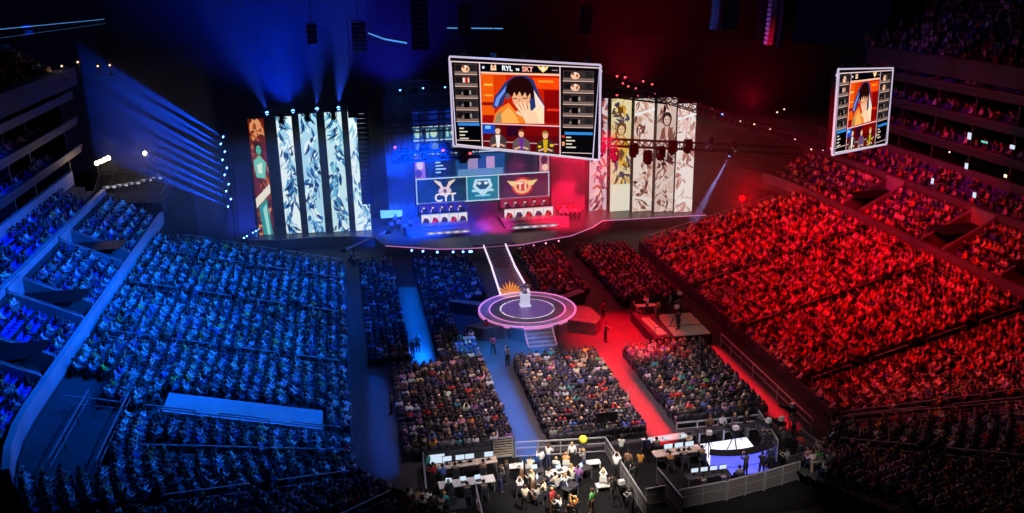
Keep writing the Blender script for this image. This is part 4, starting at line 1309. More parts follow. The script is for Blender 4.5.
# blue-lit rigging grid behind it
for py in (84, 97, 108, 118, 129):
    a, b = gy(384,py+2,102.5), gy(452,py-2,102.5)
    truss(a, b, .7, 'level truss of the blue-lit rigging grid above the left player desk', 'darkmetal', 'rigging_truss', 'level trusses of the rigging grid', .09)
for px in (388, 404, 421, 440):
    a, b = gy(px,80,103.2), gy(px+2,152,103.2)
    truss(a, b, .6, 'upright truss of the blue-lit rigging grid above the left player desk', 'darkmetal', 'rigging_truss', 'upright trusses of the rigging grid', .09)
light('SPOT', 'rigging_light', (4, 96, 24), (8.5, 103, 14), 3500, (.04,.2,1), .3, 40)
for px, py in ((423,88),(445,87),(400,90)):
    p = gy(px, py, 102.2)
    r = empty('grid_lamp', tuple(p), label='small bright blue lamp on the rigging grid left of the hanging screen', cat='lamp', group='small blue lamps on the rigging grid')
    MB().tube((0,0,.35),(0,0,.05),.1,.14,8).build('housing', M['black'], r); MB().ball((0,-.05,0), .1, 8).build('lens', M['blamp'], r)

# hanging loudspeaker columns
def line_array(px, py0, py1, Y, wpx, label, lit=None, nm='line_array_speaker', m='black', n=None):
    a, b = gy(px, py0, Y), gy(px, py1, Y)
    H_ = a.z-b.z; w = wpx*Y/FPX*1.02
    r = empty(nm, (a.x, Y, b.z), label=label, cat='speaker')
    n = n or max(3, int(H_/.38))
    off = 0
    for k in range(n):
        z = H_*(1-(k+.5)/n); t = k/n; yy = .5*t*t
        MB().add([(-w/2,yy-.35,z-H_/n*.46),(w/2,yy-.35,z-H_/n*.46),(w/2,yy+.35,z-H_/n*.3),(-w/2,yy+.35,z-H_/n*.3),(-w/2,yy-.35,z+H_/n*.46),(w/2,yy-.35,z+H_/n*.46),(w/2,yy+.35,z+H_/n*.3),(-w/2,yy+.35,z+H_/n*.3)],
            [(0,3,2,1),(4,5,6,7),(0,1,5,4),(1,2,6,5),(2,3,7,6),(3,0,4,7)]).build('cabinet', M[m], r)
    MB().tube((0,0,H_),(0,0,min(36.5, a.z+8)-b.z),.04,n=6).box((0,0,H_+.1),(w,.5,.1)).build('rigging', M['darkmetal'], r)
    return r
line_array(361, 104, 205, 99.0, 11, 'long black hanging speaker column in front of the fifth banner screen', n=22)
line_array(352, 96, 118, 99, 10, 'small black speaker cluster at the top of the fourth banner screen')
line_array(732, -12, 30, 76, 17, 'wide black hanging speaker column with a blue-lit neighbour, top centre right')
line_array(717, -12, 30, 75, 5, 'narrow speaker column catching blue light, top centre right', m='parapet')
line_array(774, -12, 45, 76, 6, 'thin speaker column catching blue light, top right', m='parapet')
line_array(790, -12, 47, 77, 14, 'black hanging speaker column beside the thin blue one, top right')
line_array(418, -12, 50, 80, 16, 'tall black hanging speaker column left of the hanging screen, top centre')
line_array(464, 4, 36, 84, 12, 'short black speaker cluster above the hanging screen, left end')
line_array(586, 6, 34, 84, 11, 'short black speaker cluster above the hanging screen, right end')
line_array(311, 24, 44, 88, 9, 'small black speaker cluster against the blue haze, top left')
line_array(358, 22, 52, 88, 13, 'dark hanging speaker column left of the glowing blue truss bars, top left')
light('SPOT', 'array_light', (22, 66, 24), (30, 76, 28), 1500, (.03,.12,1), .3, 50)
# lamps on top of the left banners, shining up
for k, (px, py) in enumerate(((267,113),(293,111),(317,109),(338.6,108))):
    p = gy(px, py, 102.9)
    up = Vector((p.x+(-4,-2,1,2)[k], p.y+1, p.z+12))
    r = empty('uplight', (p.x,p.y,p.z), label='bright blue lamp on top of the left banner screens, ' + ('outermost','second from outside','third from outside','innermost')[k], cat='lamp', group='blue lamps on top of the left banners')
    MB().tube((0,0,-.45),(0,0,-.05),.12,.2,10).build('housing', M['black'], r); MB().ball((0,-.1,0), .2, 10).build('lens', M['blamp'], r)
    light('SPOT', 'uplight_beam', Vector(p)+Vector((0,0,.35)), up, (8000,8000,9000,22000)[k], (.02,.08,1), .05, 34, .9)
for px, py in ((281,121),(307,119),(333,117)):
    p = gy(px, py-6, 101)
    head((p.x,101,p.z), (p.x,92,0), 'dark round lamp in front of the top of the left banner screens', 'black', 'dark lamps in front of the left banners', 1.1)
truss(gy(255,112,102.2), gy(372,104,101.2), .5, 'thin dark truss along the top of the left banner screens', t=.06)
# ladder of blue beams
lad = [(223.4,137),(221,144),(225,151.8),(222.7,160),(227,168),(224.8,175),(229,184.3),(226.4,191.3),(231,199.2),(228.3,206.7)]
pa, pb = gy(224,130,103.6), gy(230,212,103.6)
truss((pb.x+.5,103.6,0), (pa.x+.3,103.6,pa.z), .5, 'upright truss carrying the ladder of blue beam lamps on the left', t=.07)
for k, (px, py) in enumerate(lad):
    p, t = gy(px, py, 103), gy(px-125, py-62-(9-k)*2.0, 103.5)
    t = t+Vector((0, -3, 0))
    d = (t-p).normalized()
    r = empty('beam_lamp', tuple(p), label=f'blue beam lamp on the left ladder truss, {ordn[k]} from the top', cat='lamp', group='blue beam lamps on the left ladder truss')
    MB().tube(-d*.35, -d*.04, .1, .16, 10).build('housing', M['black'], r); MB().ball((0,0,0), .13, 8).build('lens', M['blamp'], r)
    light('SPOT', 'ladder_beam', p+d*.25, t, 170000, (0,.07,1), .05, 8, 1.0)
for k in range(7):
    p = gy(244+k*3.0, 238-k*1.7, 104)
    r = empty('floor_lamp', tuple(p), label='small blue floor lamp lighting the low drape beside the left banners', cat='lamp', group='blue floor lamps under the low drape')
    MB().box((0,0,-.15), (.25,.25,.2)).build('housing', M['black'], r); MB().ball((0,0,0), .11, 8).build('lens', M['blamp'], r)
light('SPOT', 'low_drape_light', tuple(gy(250,236,102)), tuple(gy(238,205,106)), 900, (.02,.05,1), .1, 110)
# warm floodlights on the left, red one on the right
def flood(px, py, Y, label, n=1, en=300, lens='wlamp', color=(1,.72,.5), aim=None, r_=.22, z0=None):
    p = gy(px, py, Y)
    z0 = 9.0 if z0 is None else z0
    r = empty('floodlight', (p.x, Y, z0), label=label, cat='lamp')
    MB().tube((0,0,0),(0,0,p.z-z0-.2),.05).box((0,0,.03),(.7,.7,.06)).build('stand', M['darkmetal'], r)
    for k in range(n):
        MB().tube((k*.4,.18,p.z-z0+k*.16),(k*.4,-.05,p.z-z0+k*.16),.15,.24,10).build('housing', M['black'], r)
        MB().ball((k*.4,-.12,p.z-z0+k*.16), r_, 8).build('lens', M[lens], r)
    if en: light('POINT', 'flood_glow', (p.x, Y-.6, p.z), (0,0,0), en, color, .2)
flood(145, 153, 101, 'warm starry floodlight on a stand above the press platform', 1, 25, z0=7.2)
flood(97, 163, 98, 'row of warm floodlights on a stand at the left end of the press platform', 4, 35, z0=7.2)
flood(742, 198, 99, 'glaring red floodlight standing at the top end of the red stand', 1, 1500, 'rlamp', (1,.0,.01), r_=.3, z0=0)
flood(739, 178, 112, 'dim orange lamp on a stand behind the glaring red floodlight', 1, 0, 'dimwarm', z0=0)
for px, py, Y, lb in ((110,65,97,'left'),(98,66,97,'middle'),(78,62,96,'upper'),(62,66,94,'far left')):
    flood(px, py, Y, f'small warm lamp high in the dark upper left, {lb} of four', 1, 6, 'dimwarm', (1,.7,.5), r_=.09, z0=20.4)

# press platform, far left corner
pp = empty('press_platform', (-24, 100, 0), label='raised press platform with cluttered tables in the far left corner', cat='platform')
out = [gz(95,203,7.2), gz(162,203,7.2), gz(173,186,7.2), gz(166,176,7.2), gz(100,183,7.2)]
out = [(p.x,p.y) for p in out]
wb(MB().prism(out, 5.8, 7.2), 'deck', M['concrete'], pp)
g = MB()
for a, b in zip(out, out[1:]+out[:1]):
    g.bar((*a,8.2),(*b,8.2),.06)
    for t in np.linspace(0,1,6): g.bar((a[0]+(b[0]-a[0])*t,a[1]+(b[1]-a[1])*t,7.2),(a[0]+(b[0]-a[0])*t,a[1]+(b[1]-a[1])*t,8.2),.04)
wb(g, 'railing', M['rail'], pp)
wb(MB().prism([(out[0][0]+.5,out[0][1]+.5),(out[1][0]-.3,out[1][1]+.5),(out[2][0]-.5,out[2][1]-1),(out[4][0]+1,out[4][1]-1)], 0, 5.8), 'base', M['dark'], pp)
for k, (px, py) in enumerate(((112,193),(124,191),(136,189),(148,186),(158,184))):
    p = gz(px, py, 7.2)
    t = empty('table', (p.x,p.y,7.2), R_(15), label=f'cluttered press table on the far left platform, {ordn[k]} from the left', cat='table', group='tables on the press platform')
    MB().box((0,0,.74), (1.7,.7,.05)).build('tabletop', M['white'], t)
    for sx in (-1,1):
        for sy in (-1,1): MB().bar((sx*.8,sy*.3,0),(sx*.8,sy*.3,.72),.04).build('leg', M['metal'], t)
    person('press_worker', 'sit_lean', (p.x,p.y+.75,7.2), PI+random.uniform(-.3,.3), random.choice(['white','grey','cream','black']), label=f'press worker behind the far left platform table, {ordn[k]} from the left', group='workers on the press platform')
    for j in range(2):
        lp = empty('laptop', (p.x-.35+j*.7,p.y,7.77), PI, label='open laptop on a press table of the far left platform', cat='laptop', group='laptops on the press platform')
        MB().box((0,0,.01), (.34,.24,.02)).build('keyboard', M['darkmetal'], lp); MB().box((0,.13,.13), (.34,.02,.23)).build('display', M['glowscreen'], lp)
light('SPOT', 'press_platform_light', (-24,98,14), (-24,103,7), 260, (1,.75,.5), .3, 70)

# rails along the stairs of both stands
def railrun(pts, label, group=None, glass=False, h=.95, nm='handrail'):
    r = empty(nm, pts[0], label=label, cat='railing', group=group)
    P0 = Vector(pts[0])
    for a, b in zip(pts, pts[1:]):
        a, b = Vector(a)-P0, Vector(b)-P0
        up = Vector((0,0,h))
        MB().bar(a+up, b+up, .07).bar(a+up*.5, b+up*.5, .04).build('rail', M['rail'], r)
        if glass: MB().bar(a+up*.45+Vector((0,0,.02)), b+up*.45, .03, h*.8).build('glass_panel', M['glass'], r)
        L = (b-a).length; n = max(1, int(L/1.6))
        for k in range(n+1):
            c = a+(b-a)*(k/n); MB().bar(c, c+up, .05).build('post', M['rail'], r)
for side in (-1, 1):
    nm = 'blue' if side < 0 else 'red'
    for yi, y in enumerate(AISLES):
        for j, (w0, w1) in enumerate(((1.6,4.6),(6.0,9.0),(10.4,13.4),(14.6,17.8))):
            p, q = pt(side, w0, ('s', y)), pt(side, w1, ('s', y))
            railrun([(*p, .6+.25*(w0-1)), (*q, .6+.25*(w1-1))], f'stair handrail in the {nm} stand, {ordn[yi]} aisle from the camera, {["lowest","second","third","top"][j]} length', f'handrails of the {nm} stand')
    for j in range(5):
        w0 = 1.2+j*3.1; w1 = w0+2.7
        p, q = pt(side, w0, ('s', 90.1)), pt(side, w1, ('s', 90.1))
        railrun([(*p, .6+.25*(w0-1)), (*q, .6+.25*(w1-1))], f'railing along the stage end of the {nm} stand, {ordn[j]} from the floor', f'end railings of the {nm} stand')
    for a in (27, 52):
        for j, (w0, w1) in enumerate(((2,6.5),(8,12.5))):
            p, q = pt(side, w0, ('n', R_(a))), pt(side, w1, ('n', R_(a)))
            railrun([(*p, .6+.25*(w0-1)), (*q, .6+.25*(w1-1))], f'stair handrail in the near corner of the {nm} stand, ' + ('upper' if j else 'lower')+(' steep one' if a == 52 else ' shallow one'), f'near corner handrails of the {nm} stand')
railrun([(*pt(-1,w,('n',R_(10))), .6+.25*(w-1)) for w in (1.5,5,9,12.8)], 'glass-panelled railing across the blue near corner', glass=True, h=1.2, nm='glass_railing')
railrun([(*pt(-1,w,('s',53.3)), .6+.25*(w-1)) for w in (2.6,6,9.5,12.6)], 'railing below the covered block of the blue stand', nm='railing')
railrun([(-14.3,y,4.3) for y in (54.3,51.5,48.6,46)], 'white railing beside the stair well of the blue stand', nm='railing')
railrun([(-16.6,y,4.7) for y in (54.3,51.5,48.6,46)], 'outer railing of the stair well of the blue stand', nm='railing')
railrun([(*pt(1,w,('n',R_(23.5))), .6+.25*(w-1)) for w in (1.5,5,9,13)], 'glass-panelled railing above the dark gap of the red near corner', glass=True, nm='glass_railing')
railrun([(*pt(1,w,('n',R_(28.5))), .6+.25*(w-1)) for w in (1.5,5,9,13)], 'railing below the dark gap of the red near corner', nm='railing')
# covered block of seats on the left
cb = MB()
v = []
for w in (2.8, 12.4):
    for y in (53.7, 56.4): v.append((-w, y, .6+.25*(w-1)+.55))
cb.add(v+[(a,b,c-.5) for a,b,c in v], [(0,1,3,2),(4,6,7,5),(0,2,6,4),(1,5,7,3),(0,4,5,1),(2,3,7,6)])
tag(cb.build('seat_cover', M['cover'] if 'cover' in M else M.setdefault('cover', mat('cover_cloth', (.38,.38,.4), .8, noise=(1,.15)))), 'pale cloth covering an empty block of the blue lower stand', 'cover')
# floor-level fence on the right edge
railrun([(29.2,y,0) for y in (64,60,56,52,49)], 'long railing between the right floor block and the red stand', h=1.1, nm='railing')

# lit ribbon, and truss bars whose reflected light is put in as glow
def litbar(pts, Y, label, m, t, nm='glow_strip'):
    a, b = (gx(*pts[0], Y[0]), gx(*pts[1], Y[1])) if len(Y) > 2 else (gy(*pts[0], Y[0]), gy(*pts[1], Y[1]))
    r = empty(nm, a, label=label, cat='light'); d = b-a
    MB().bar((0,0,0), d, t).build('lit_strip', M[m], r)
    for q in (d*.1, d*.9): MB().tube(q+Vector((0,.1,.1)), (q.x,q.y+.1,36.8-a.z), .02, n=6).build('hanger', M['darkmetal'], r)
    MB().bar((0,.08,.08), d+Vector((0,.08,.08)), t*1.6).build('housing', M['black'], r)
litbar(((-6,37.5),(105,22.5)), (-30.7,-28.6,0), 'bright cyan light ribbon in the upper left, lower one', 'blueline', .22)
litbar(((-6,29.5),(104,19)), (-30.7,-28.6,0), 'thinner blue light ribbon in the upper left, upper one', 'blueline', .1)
litbar(((368,33),(384,39)), (96,96), 'short truss bar, reflected blue light as glow, top centre left, left half', 'blueline', .12)
litbar(((384,39),(407,43)), (96,96), 'short truss bar, reflected blue light as glow, top centre left, right half', 'blueline', .16)
litbar(((447,28),(503,28.5)), (96,96), 'thin truss bar, reflected blue light as glow, above the middle hanging screen', 'blueline', .1)
for k, (px, py, X, w, h, m) in enumerate(((970,136,56.5,.7,.9,'glowscreen'),(967,166,57.2,.6,.8,'glowscreen'),(933,181,54.6,.5,.8,'glowscreen'),(975,195,54.6,.6,.7,'glowscreen'),(985,142,56.5,1.2,.25,'tealsign'),(1013,147,56.5,.8,.5,'glowscreen'),(1006,176,57.2,.5,.4,'dimwarm'),(950,152,57,.3,.2,'dimwarm'))):
    if m == 'tealsign' and m not in M: M[m] = mat('teal_sign', (.1,.4,.35), emit=(.1,.8,.6), strength=.8)
    p = gx(px, py, X-.3)
    r = empty('wall_monitor' if m != 'dimwarm' else 'suite_lamp', tuple(p), label=f'small {"lit monitor" if m == "glowscreen" else "teal sign" if m == "tealsign" else "warm lamp"} among the suites on the right, {ordn[k]} of eight from the top left', cat='monitor' if m == 'glowscreen' else 'sign' if m == 'tealsign' else 'lamp')
    w, h = w*.75, h*.75; MB().box((0,0,0),(.08,w,h)).build('housing', M['black'], r); MB().box((-.06,0,0),(.03,w*.92,h*.9)).build('lit_face', M[m], r)
for k, (px, py) in enumerate(((924,55),(939,57),(953,51),(971,54))):
    p = gx(px, py, 62)
    r = empty('concourse_lamp', tuple(p), label='small warm lamp in the dark upper right concourse', cat='lamp', group='warm lamps of the upper right concourse')
    MB().tube((0,0,.3),(0,0,.05),.12,.16,8).build('housing', M['black'], r); MB().ball((0,0,-.05), .14, 8).build('lens', M['dimwarm'], r)
light('POINT', 'concourse_glow', tuple(gx(930,52,63)), (0,0,0), 60, (1,.6,.3), .2)

# ---------------------------------------------------------------- camera platform by the red stand
cpf = empty('camera_platform', (26.3, 67.6, 0), label='black camera platform with a beige top beside the red stand', cat='platform')
cp = [(23.7,64.6),(28.6,64.4),(28.9,70.3),(23.7,70.9)]
wb(MB().prism(cp, 0, .92), 'base', M['dark'], cpf)
wb(MB().prism([(25.4,64.7),(28.5,64.5),(28.6,69.2),(25.6,69.4)], .92, 1.0), 'deck', M['beige'], cpf)
wb(MB().prism([(24.2,65.2),(25.0,65.2),(24.7,69.0),(24.0,69.0)], .92, .99), 'walk_board', M['beige'], cpf)
g = MB()
for a, b in zip(cp, cp[1:]+cp[:1]): g.bar((*a,1.9),(*b,1.9),.04)
for a in cp: g.bar((*a,.9),(*a,1.9),.05)
wb(g, 'railing', M['darkmetal'], cpf)
light('SPOT', 'platform_light', (27, 60, 10), (26.6, 67.5, 1), 420, (1,.72,.62), .3, 40)

def tripod_camera(loc, rz, label, big=1.0):
    r = empty('video_camera', loc, rz, label=label, cat='camera')
    for k in range(3):
        a = 2*PI*k/3+.5; MB().bar((0,0,1.2*big),(.45*math.cos(a),.45*math.sin(a),0),.05).build('leg', M['darkmetal'], r)
    MB().box((0,0,1.26*big),(.2,.2,.12)).bar((0,-.05,1.3*big),(.15,-.7,1.15*big),.03).build('tripod_head', M['darkmetal'], r)
    MB().box((0,.05,1.48*big),(.26,.6,.32)).box((0,-.3,1.5*big),(.2,.15,.2)).build('body', M['black'], r)
    MB().tube((0,.35,1.48*big),(0,.85,1.48*big),.12,.15,12).build('lens', M['black'], r)
    MB().box((.0,-.1,1.78*big),(.34,.26,.26)).build('viewfinder', M['white'], r)
    return r
tripod_camera((26.2,66.6,1.0), R_(25), 'tripod camera on the beige-topped camera platform, nearer one')
tripod_camera((27.6,69.6,1.0), R_(25), 'tripod camera on the beige-topped camera platform, farther one')
for k, (x, y, ps, c) in enumerate(((26.2,65.8,'stand_work','black'),(25.4,68.6,'stand','brown'),(27.4,68.7,'stand_work','charcoal'),(24.9,70.0,'stand_cam','white'),(27.0,70.0,'stand','grey'))):
    person('camera_crew_member', ps, (x,y,.92 if (y > 69.4 or x < 25.3) else 1.0), R_(20+k*8), c, label=f'camera crew member in {c} on the camera platform by the red stand', group=None)
t = empty('table', (24.8,70.2,.92), R_(-5), label='pink-lit control table at the back of the camera platform', cat='table')
MB().box((0,0,.74),(1.8,.6,.05)).build('tabletop', M['white'], t)
for sx in (-1,1):
    for sy in (-1,1): MB().bar((sx*.8,sy*.25,0),(sx*.8,sy*.25,.72),.04).build('leg', M['metal'], t)

# ---------------------------------------------------------------- press pens and broadcast desk in front
def barrier(a, b, label, group=None, h=1.1, slats=False, panel=None, z=0.0, m='rail'):
    r = empty('barrier_fence', (a[0],a[1],z), label=label, cat='fence', group=group)
    A, B = Vector((0,0,0)), Vector((b[0]-a[0], b[1]-a[1], 0)); up = Vector((0,0,h))
    MB().bar(A+up,B+up,.08).bar(A+up*.62,B+up*.62,.05).bar(A+up*.1,B+up*.1,.05).build('rail', M[m], r)
    L = (B-A).length; n = max(1, int(round(L/1.5)))
    for k in range(n+1):
        c = A+(B-A)*(k/n); MB().bar(c, c+up, .07).build('post', M[m], r)
    if slats:
        s = MB()
        for k in range(7): s.bar(A+up*(.15+k*.12), B+up*(.15+k*.12), .03, .08)
        s.build('slat_panel', M['beige'], r)
    if panel: MB().bar(A+up*.5, B+up*.5, .04, h*.86).build('panel', M[panel], r)
    return r
struct(MB().prism([(3.2,41.0),(28.3,41.0),(28.3,47.8),(25.9,50.4),(3.2,50.4)], 0.002, 0.012).build('floor_dark_sheet', M['pendark']))  # black sheet added to keep the pen floor dark under the lamps
def g0(px, py, z=0): p = gz(px, py, z); return (p.x, p.y)
M['panelmesh'] = mat('grey_barrier_panel', (.15,.14,.145), .7)
barrier((9.3,50.2),(15.1,49.6),'pale two-rail fence at the back of the photographers pen')
barrier((7.9,50.3),(9.15,50.25),'slatted beige barrier at the end of the pale two-rail fence', slats=True, h=1.5)
barrier((15.1,49.6),(15.3,42.0),'long slanting fence on the right side of the photographers pen', panel='panelmesh')
barrier((3.4,50.3),(7.8,50.4),'low dark fence behind the left press desk', m='darkmetal', panel='panelmesh')
barrier((3.4,50.2),(3.1,43.5),'thin bright fence on the left side of the left press desk')
barrier((6.1,46.0),(6.0,42.5),'short blue-lit fence in front of the left press desk')
barrier((20.2,50.3),(25.9,50.2),'pale fence behind the hosts of the broadcast desk', h=1.15)
barrier((25.9,50.2),(25.3,46.2),'grey panelled fence on the right of the broadcast desk', panel='panelmesh', h=1.5)
barrier((17.1,45.4),(17.4,42.0),'grey panelled fence on the left corner of the broadcast pen', panel='panelmesh')
barrier((17.4,42.5),(20.4,42.8),'front barrier of the broadcast pen, left panel', 'front barriers of the broadcast pen', panel='panelmesh', h=1.3)
barrier((20.5,42.8),(23.0,43.3),'front barrier of the broadcast pen, middle panel', 'front barriers of the broadcast pen', panel='panelmesh', h=1.3)
barrier((23.1,43.3),(25.6,43.9),'front barrier of the broadcast pen, right panel', 'front barriers of the broadcast pen', panel='panelmesh', h=1.3)
barrier((27.6,47.6),(28.2,43.6),'grey panelled barrier at the right end of the pens', panel='panelmesh', h=1.3)
barrier((28.2,43.6),(26.2,43.0),'red-lit barrier closing the right end of the pens', panel='panelmesh', h=1.3)
barrier((15.7,43.3),(16.9,43.4),'red-lit barrier across the gap between the two pens', panel='panelmesh', h=1.1)

def desk(loc, rz, L, Wd, label, top='white'):
    t = empty('desk', loc, rz, label=label, cat='desk')
    MB().box((0,0,.73),(L,Wd,.05)).build('tabletop', M[top], t, bevel=.01)
    for sx in (-1,1):
        for sy in (-1,1): MB().bar((sx*(L/2-.08),sy*(Wd/2-.06),0),(sx*(L/2-.08),sy*(Wd/2-.06),.71),.05).build('leg', M['metal'], t)
    return t
def laptop(loc, rz, label, group=None):
    r = empty('laptop', loc, rz, label=label, cat='laptop', group=group)
    MB().box((0,0,.012),(.36,.26,.024)).build('keyboard', M['darkmetal'], r)
    MB().add([(-.18,.13,.02),(.18,.13,.02),(.18,.22,.26),(-.18,.22,.26),(-.18,.145,.02),(.18,.145,.02),(.18,.235,.26),(-.18,.235,.26)],[(0,1,2,3),(7,6,5,4),(0,4,5,1),(1,5,6,2),(2,6,7,3),(3,7,4,0)]).build('display', M['glowscreen'], r)
    return r
def monitor(loc, rz, label, group=None, s=1.0):
    r = empty('monitor', loc, rz, label=label, cat='monitor', group=group)
    MB().box((0,0,.4*s),(.6*s,.05,.38*s)).build('panel', M['black'], r)
    MB().box((0,0,.1*s),(.06,.06,.22*s)).box((0,0,.01),(.28*s,.2*s,.02)).build('stand', M['black'], r)
    MB().box((0,-.03,.4*s),(.55*s,.012,.33*s)).build('display', M['glowscreen'], r)
    return r
def folding_chair(loc, rz, label, group=None, m='seat'):
    r = empty('folding_chair', loc, rz, label=label, cat='chair', group=group)
    MB().box((0,0,.44),(.44,.42,.04)).build('seat', M[m], r); MB().box((0,-.21,.72),(.44,.03,.34)).build('backrest', M[m], r)
    for sx in (-1,1):
        MB().bar((sx*.2,.18,0),(sx*.2,-.1,.43),.03).build('leg', M['metal'], r); MB().bar((sx*.2,-.22,0),(sx*.2,-.2,.56),.03).build('leg', M['metal'], r)
    return r
# left press area: two desks
desk((5.7,46.9,0), R_(2), 3.4, .8, 'white front press desk with laptops in the left pen')
desk((6.0,49.0,0), R_(2), 3.8, .7, 'rear press desk with monitors in the left pen', 'beige')
for k, x in enumerate((4.6,5.5,6.4)): laptop((x,46.85,.755), R_(-10+10*k), f'open laptop on the white front press desk, {["left","middle","right"][k]}', 'laptops on the front press desk')
for k, x in enumerate((4.8,5.6,6.2,7.4)): monitor((x,49.1,.755), 0, f'glowing monitor on the rear press desk, {ordn[k]} from the left', 'monitors on the rear press desk')
monitor((4.2,49.9,.0), 0, 'large pale monitor at the left end of the left pen', s=1.9)
for k, (x, y, rz, c, ps) in enumerate(((5.6,45.9,0,'black','sit_lean'),(6.6,45.9,.1,'charcoal','sit_lean'),(4.6,45.9,-.1,'navy','sit_lean'),(5.2,48.2,.1,'black','sit_lean'),(6.9,48.2,-.2,'brown','sit_lean'))):
    person('press_worker', ps, (x,y,0), rz, c, label=f'press worker in {c} seated at the {"front" if y < 47 else "rear"} left press desk, {["middle","right end","left end","left","right"][k]}')
    folding_chair((x,y,0), rz, f'folding chair under the press worker in {c}, {"front" if y < 47 else "rear"} left press desk, {["middle","right end","left end","left","right"][k]}')
for x, y, ps, c, lb, rz in ((3.9,47.9,'stand_work','red','crew member in red at the left end of the left pen',1.2),(4.35,47.6,'stand_walk','blue','crew member in bright blue at the left end of the left pen',.6),(4.5,46.4-.6,'stand','black','grey-haired man in black standing before the left press desk',.2),(3.6,49.1,'stand','teal','crew member in teal behind the red-shirted one, left pen',1.0)):
    person('crew_member', ps, (x,y,0), rz, c, hair='grey' if 'grey' in lb else 'black', label=lb)
eb = empty('equipment_case', (4.4,44.6,0), label='dark flight case on the floor in front of the left press desk', cat='case')
MB().box((0,0,.4),(1.9,1.0,.7)).box((0,0,.77),(1.92,1.02,.06)).build('body', M['darkmetal'], eb, bevel=.02)
for sx in (-1,1):
    for sy in (-1,1): MB().tube((sx*.8,sy*.38-.03,.05),(sx*.8,sy*.38+.03,.05),.05).build('wheel', M['black'], eb)
# photographers pen: people around small tables
ppl = [(522,478,'white','stand_work'),(530,470,'cream','sit_lean'),(541,468,'white','stand_walk'),(548,463,'white','stand_work'),(556,470,'white','sit_lap'),(566,466,'orange','sit_lean'),(572,461,'white','stand'),(584,468,'grey','stand_cam'),
       (520,492,'white','sit_phone'),(533,490,'cream','stand_work'),(545,494,'cream','sit_lean'),(555,486,'cream','sit_lap'),(565,487,'white','sit_clap'),(578,485,'purple','stand_walk'),(548,482,'white','sit_lean'),(572,478,'cream','sit_lean'),
       (525,506,'cream','stand_work'),(552,508,'red','stand'),(560,510,'white','sit_lean'),(592,509,'green','stand'),(575,510,'orange','sit_phone'),(603,483,'white','sit_phone'),(538,500,'grey','sit_lean'),(612,497,'black','stand_walk'),(500,488,'charcoal','stand_cam'),(508,480,'black','stand_work')]
for k, (px, py, c, ps) in enumerate(ppl):
    x, y = g0(px, py+5)
    rz = random.uniform(-1, 1)
    col = 'left part' if px < 530 else 'middle' if px < 565 else 'right part'
    dep = 'back row' if py < 475 else 'centre' if py < 495 else 'front row'
    hc = random.choice(['black','brown','blond'])
    act = {'stand_work':'standing with hands out','sit_lean':'seated leaning','stand_walk':'stepping sideways','sit_lap':'seated upright','stand':'standing still','stand_cam':'standing with camera raised','sit_phone':'seated holding a phone','sit_clap':'seated clapping'}[ps]
    person('photographer', ps, (x,y,0), rz, c, random.choice(['black','navy','brown']), hc, k % 3 == 0, label=f'{hc}-haired person in {c}, {act}, {dep} of photographers pen, {col}')
    if ps.startswith('sit'): folding_chair((x,y,0), rz, f'folding chair under {hc}-haired person in {c}, {act}, {dep}, pen {col}', m='white' if k % 2 else 'seat')
for k, (px, py) in enumerate(((535,478),(560,478),(583,476),(540,487),(570,494))):
    x, y = g0(px, py+3)
    desk((x,y,0), R_(10*k), 1.1, .6, f'small work table in the photographers pen, {["back left","back centre","back right","middle","front right"][k]}', 'white' if k == 1 else 'darkmetal')
    laptop((x,y,.755), R_(20*k), f'open laptop on the small table, {["back left","back centre","back right","middle","front right"][k]} of the photographers pen')
for k, (px, py) in enumerate(((593,464),(603,487),(514,468))):
    x, y = g0(px, py+3)
    b = MB().box((0,0,.35),(.9,.5,.06)).box((-.4,0,.17),(.05,.45,.32)).box((.4,0,.17),(.05,.45,.32)).build('step_stool', M['white'])
    b.location = (x,y,0); tag(b, f'white low step stool in the photographers pen, {["upper right","right edge","left end"][k]}', 'stool')
tag_b = empty('balloon', (*g0(583,456), 0), label='yellow ball on a short stand by the pale two-rail fence', cat='ball')
MB().ball((0,0,1.2), .28, 12).build('ball', M.setdefault('yellow', mat('yellow_vinyl', (.85,.8,.05), .5)), tag_b, smooth=True)
MB().tube((0,0,0),(0,0,.95),.02).box((0,0,.01),(.3,.3,.02)).build('stand', M['darkmetal'], tag_b)
x, y = g0(606,438)
sg = empty('sign_board', (x,y,0), label='grey blank board on posts at the corner of the photographers pen', cat='board')
MB().box((0,0,1.55),(1.5,.06,.75)).build('board', M['panelmesh'], sg)
for s in (-1,1): MB().bar((s*.6,.05,0),(s*.6,.05,1.6),.05).build('post', M['metal'], sg)
# corridor between the pens: crew and a tripod camera
for k, (px, py, c, ps) in enumerate(((621,452,'white','stand_work'),(616,470,'white','stand_cam'),(628,466,'brown','stand'),(634,480,'black','stand_walk'),(640,468,'orange','stand_work'),(622,500,'charcoal','stand_cam'),(632,506,'grey','stand_work'),(646,452,'navy','stand'))):
    x, y = g0(px, py+8)
    person('crew_member', ps, (x,y,0), random.uniform(-1,1), c, label=f'crew member in {c} between the two pens, {ordn[k]} from the fence corner')
tripod_camera((*g0(620,508),0), R_(10), 'tripod camera at the lower end of the passage between the pens')

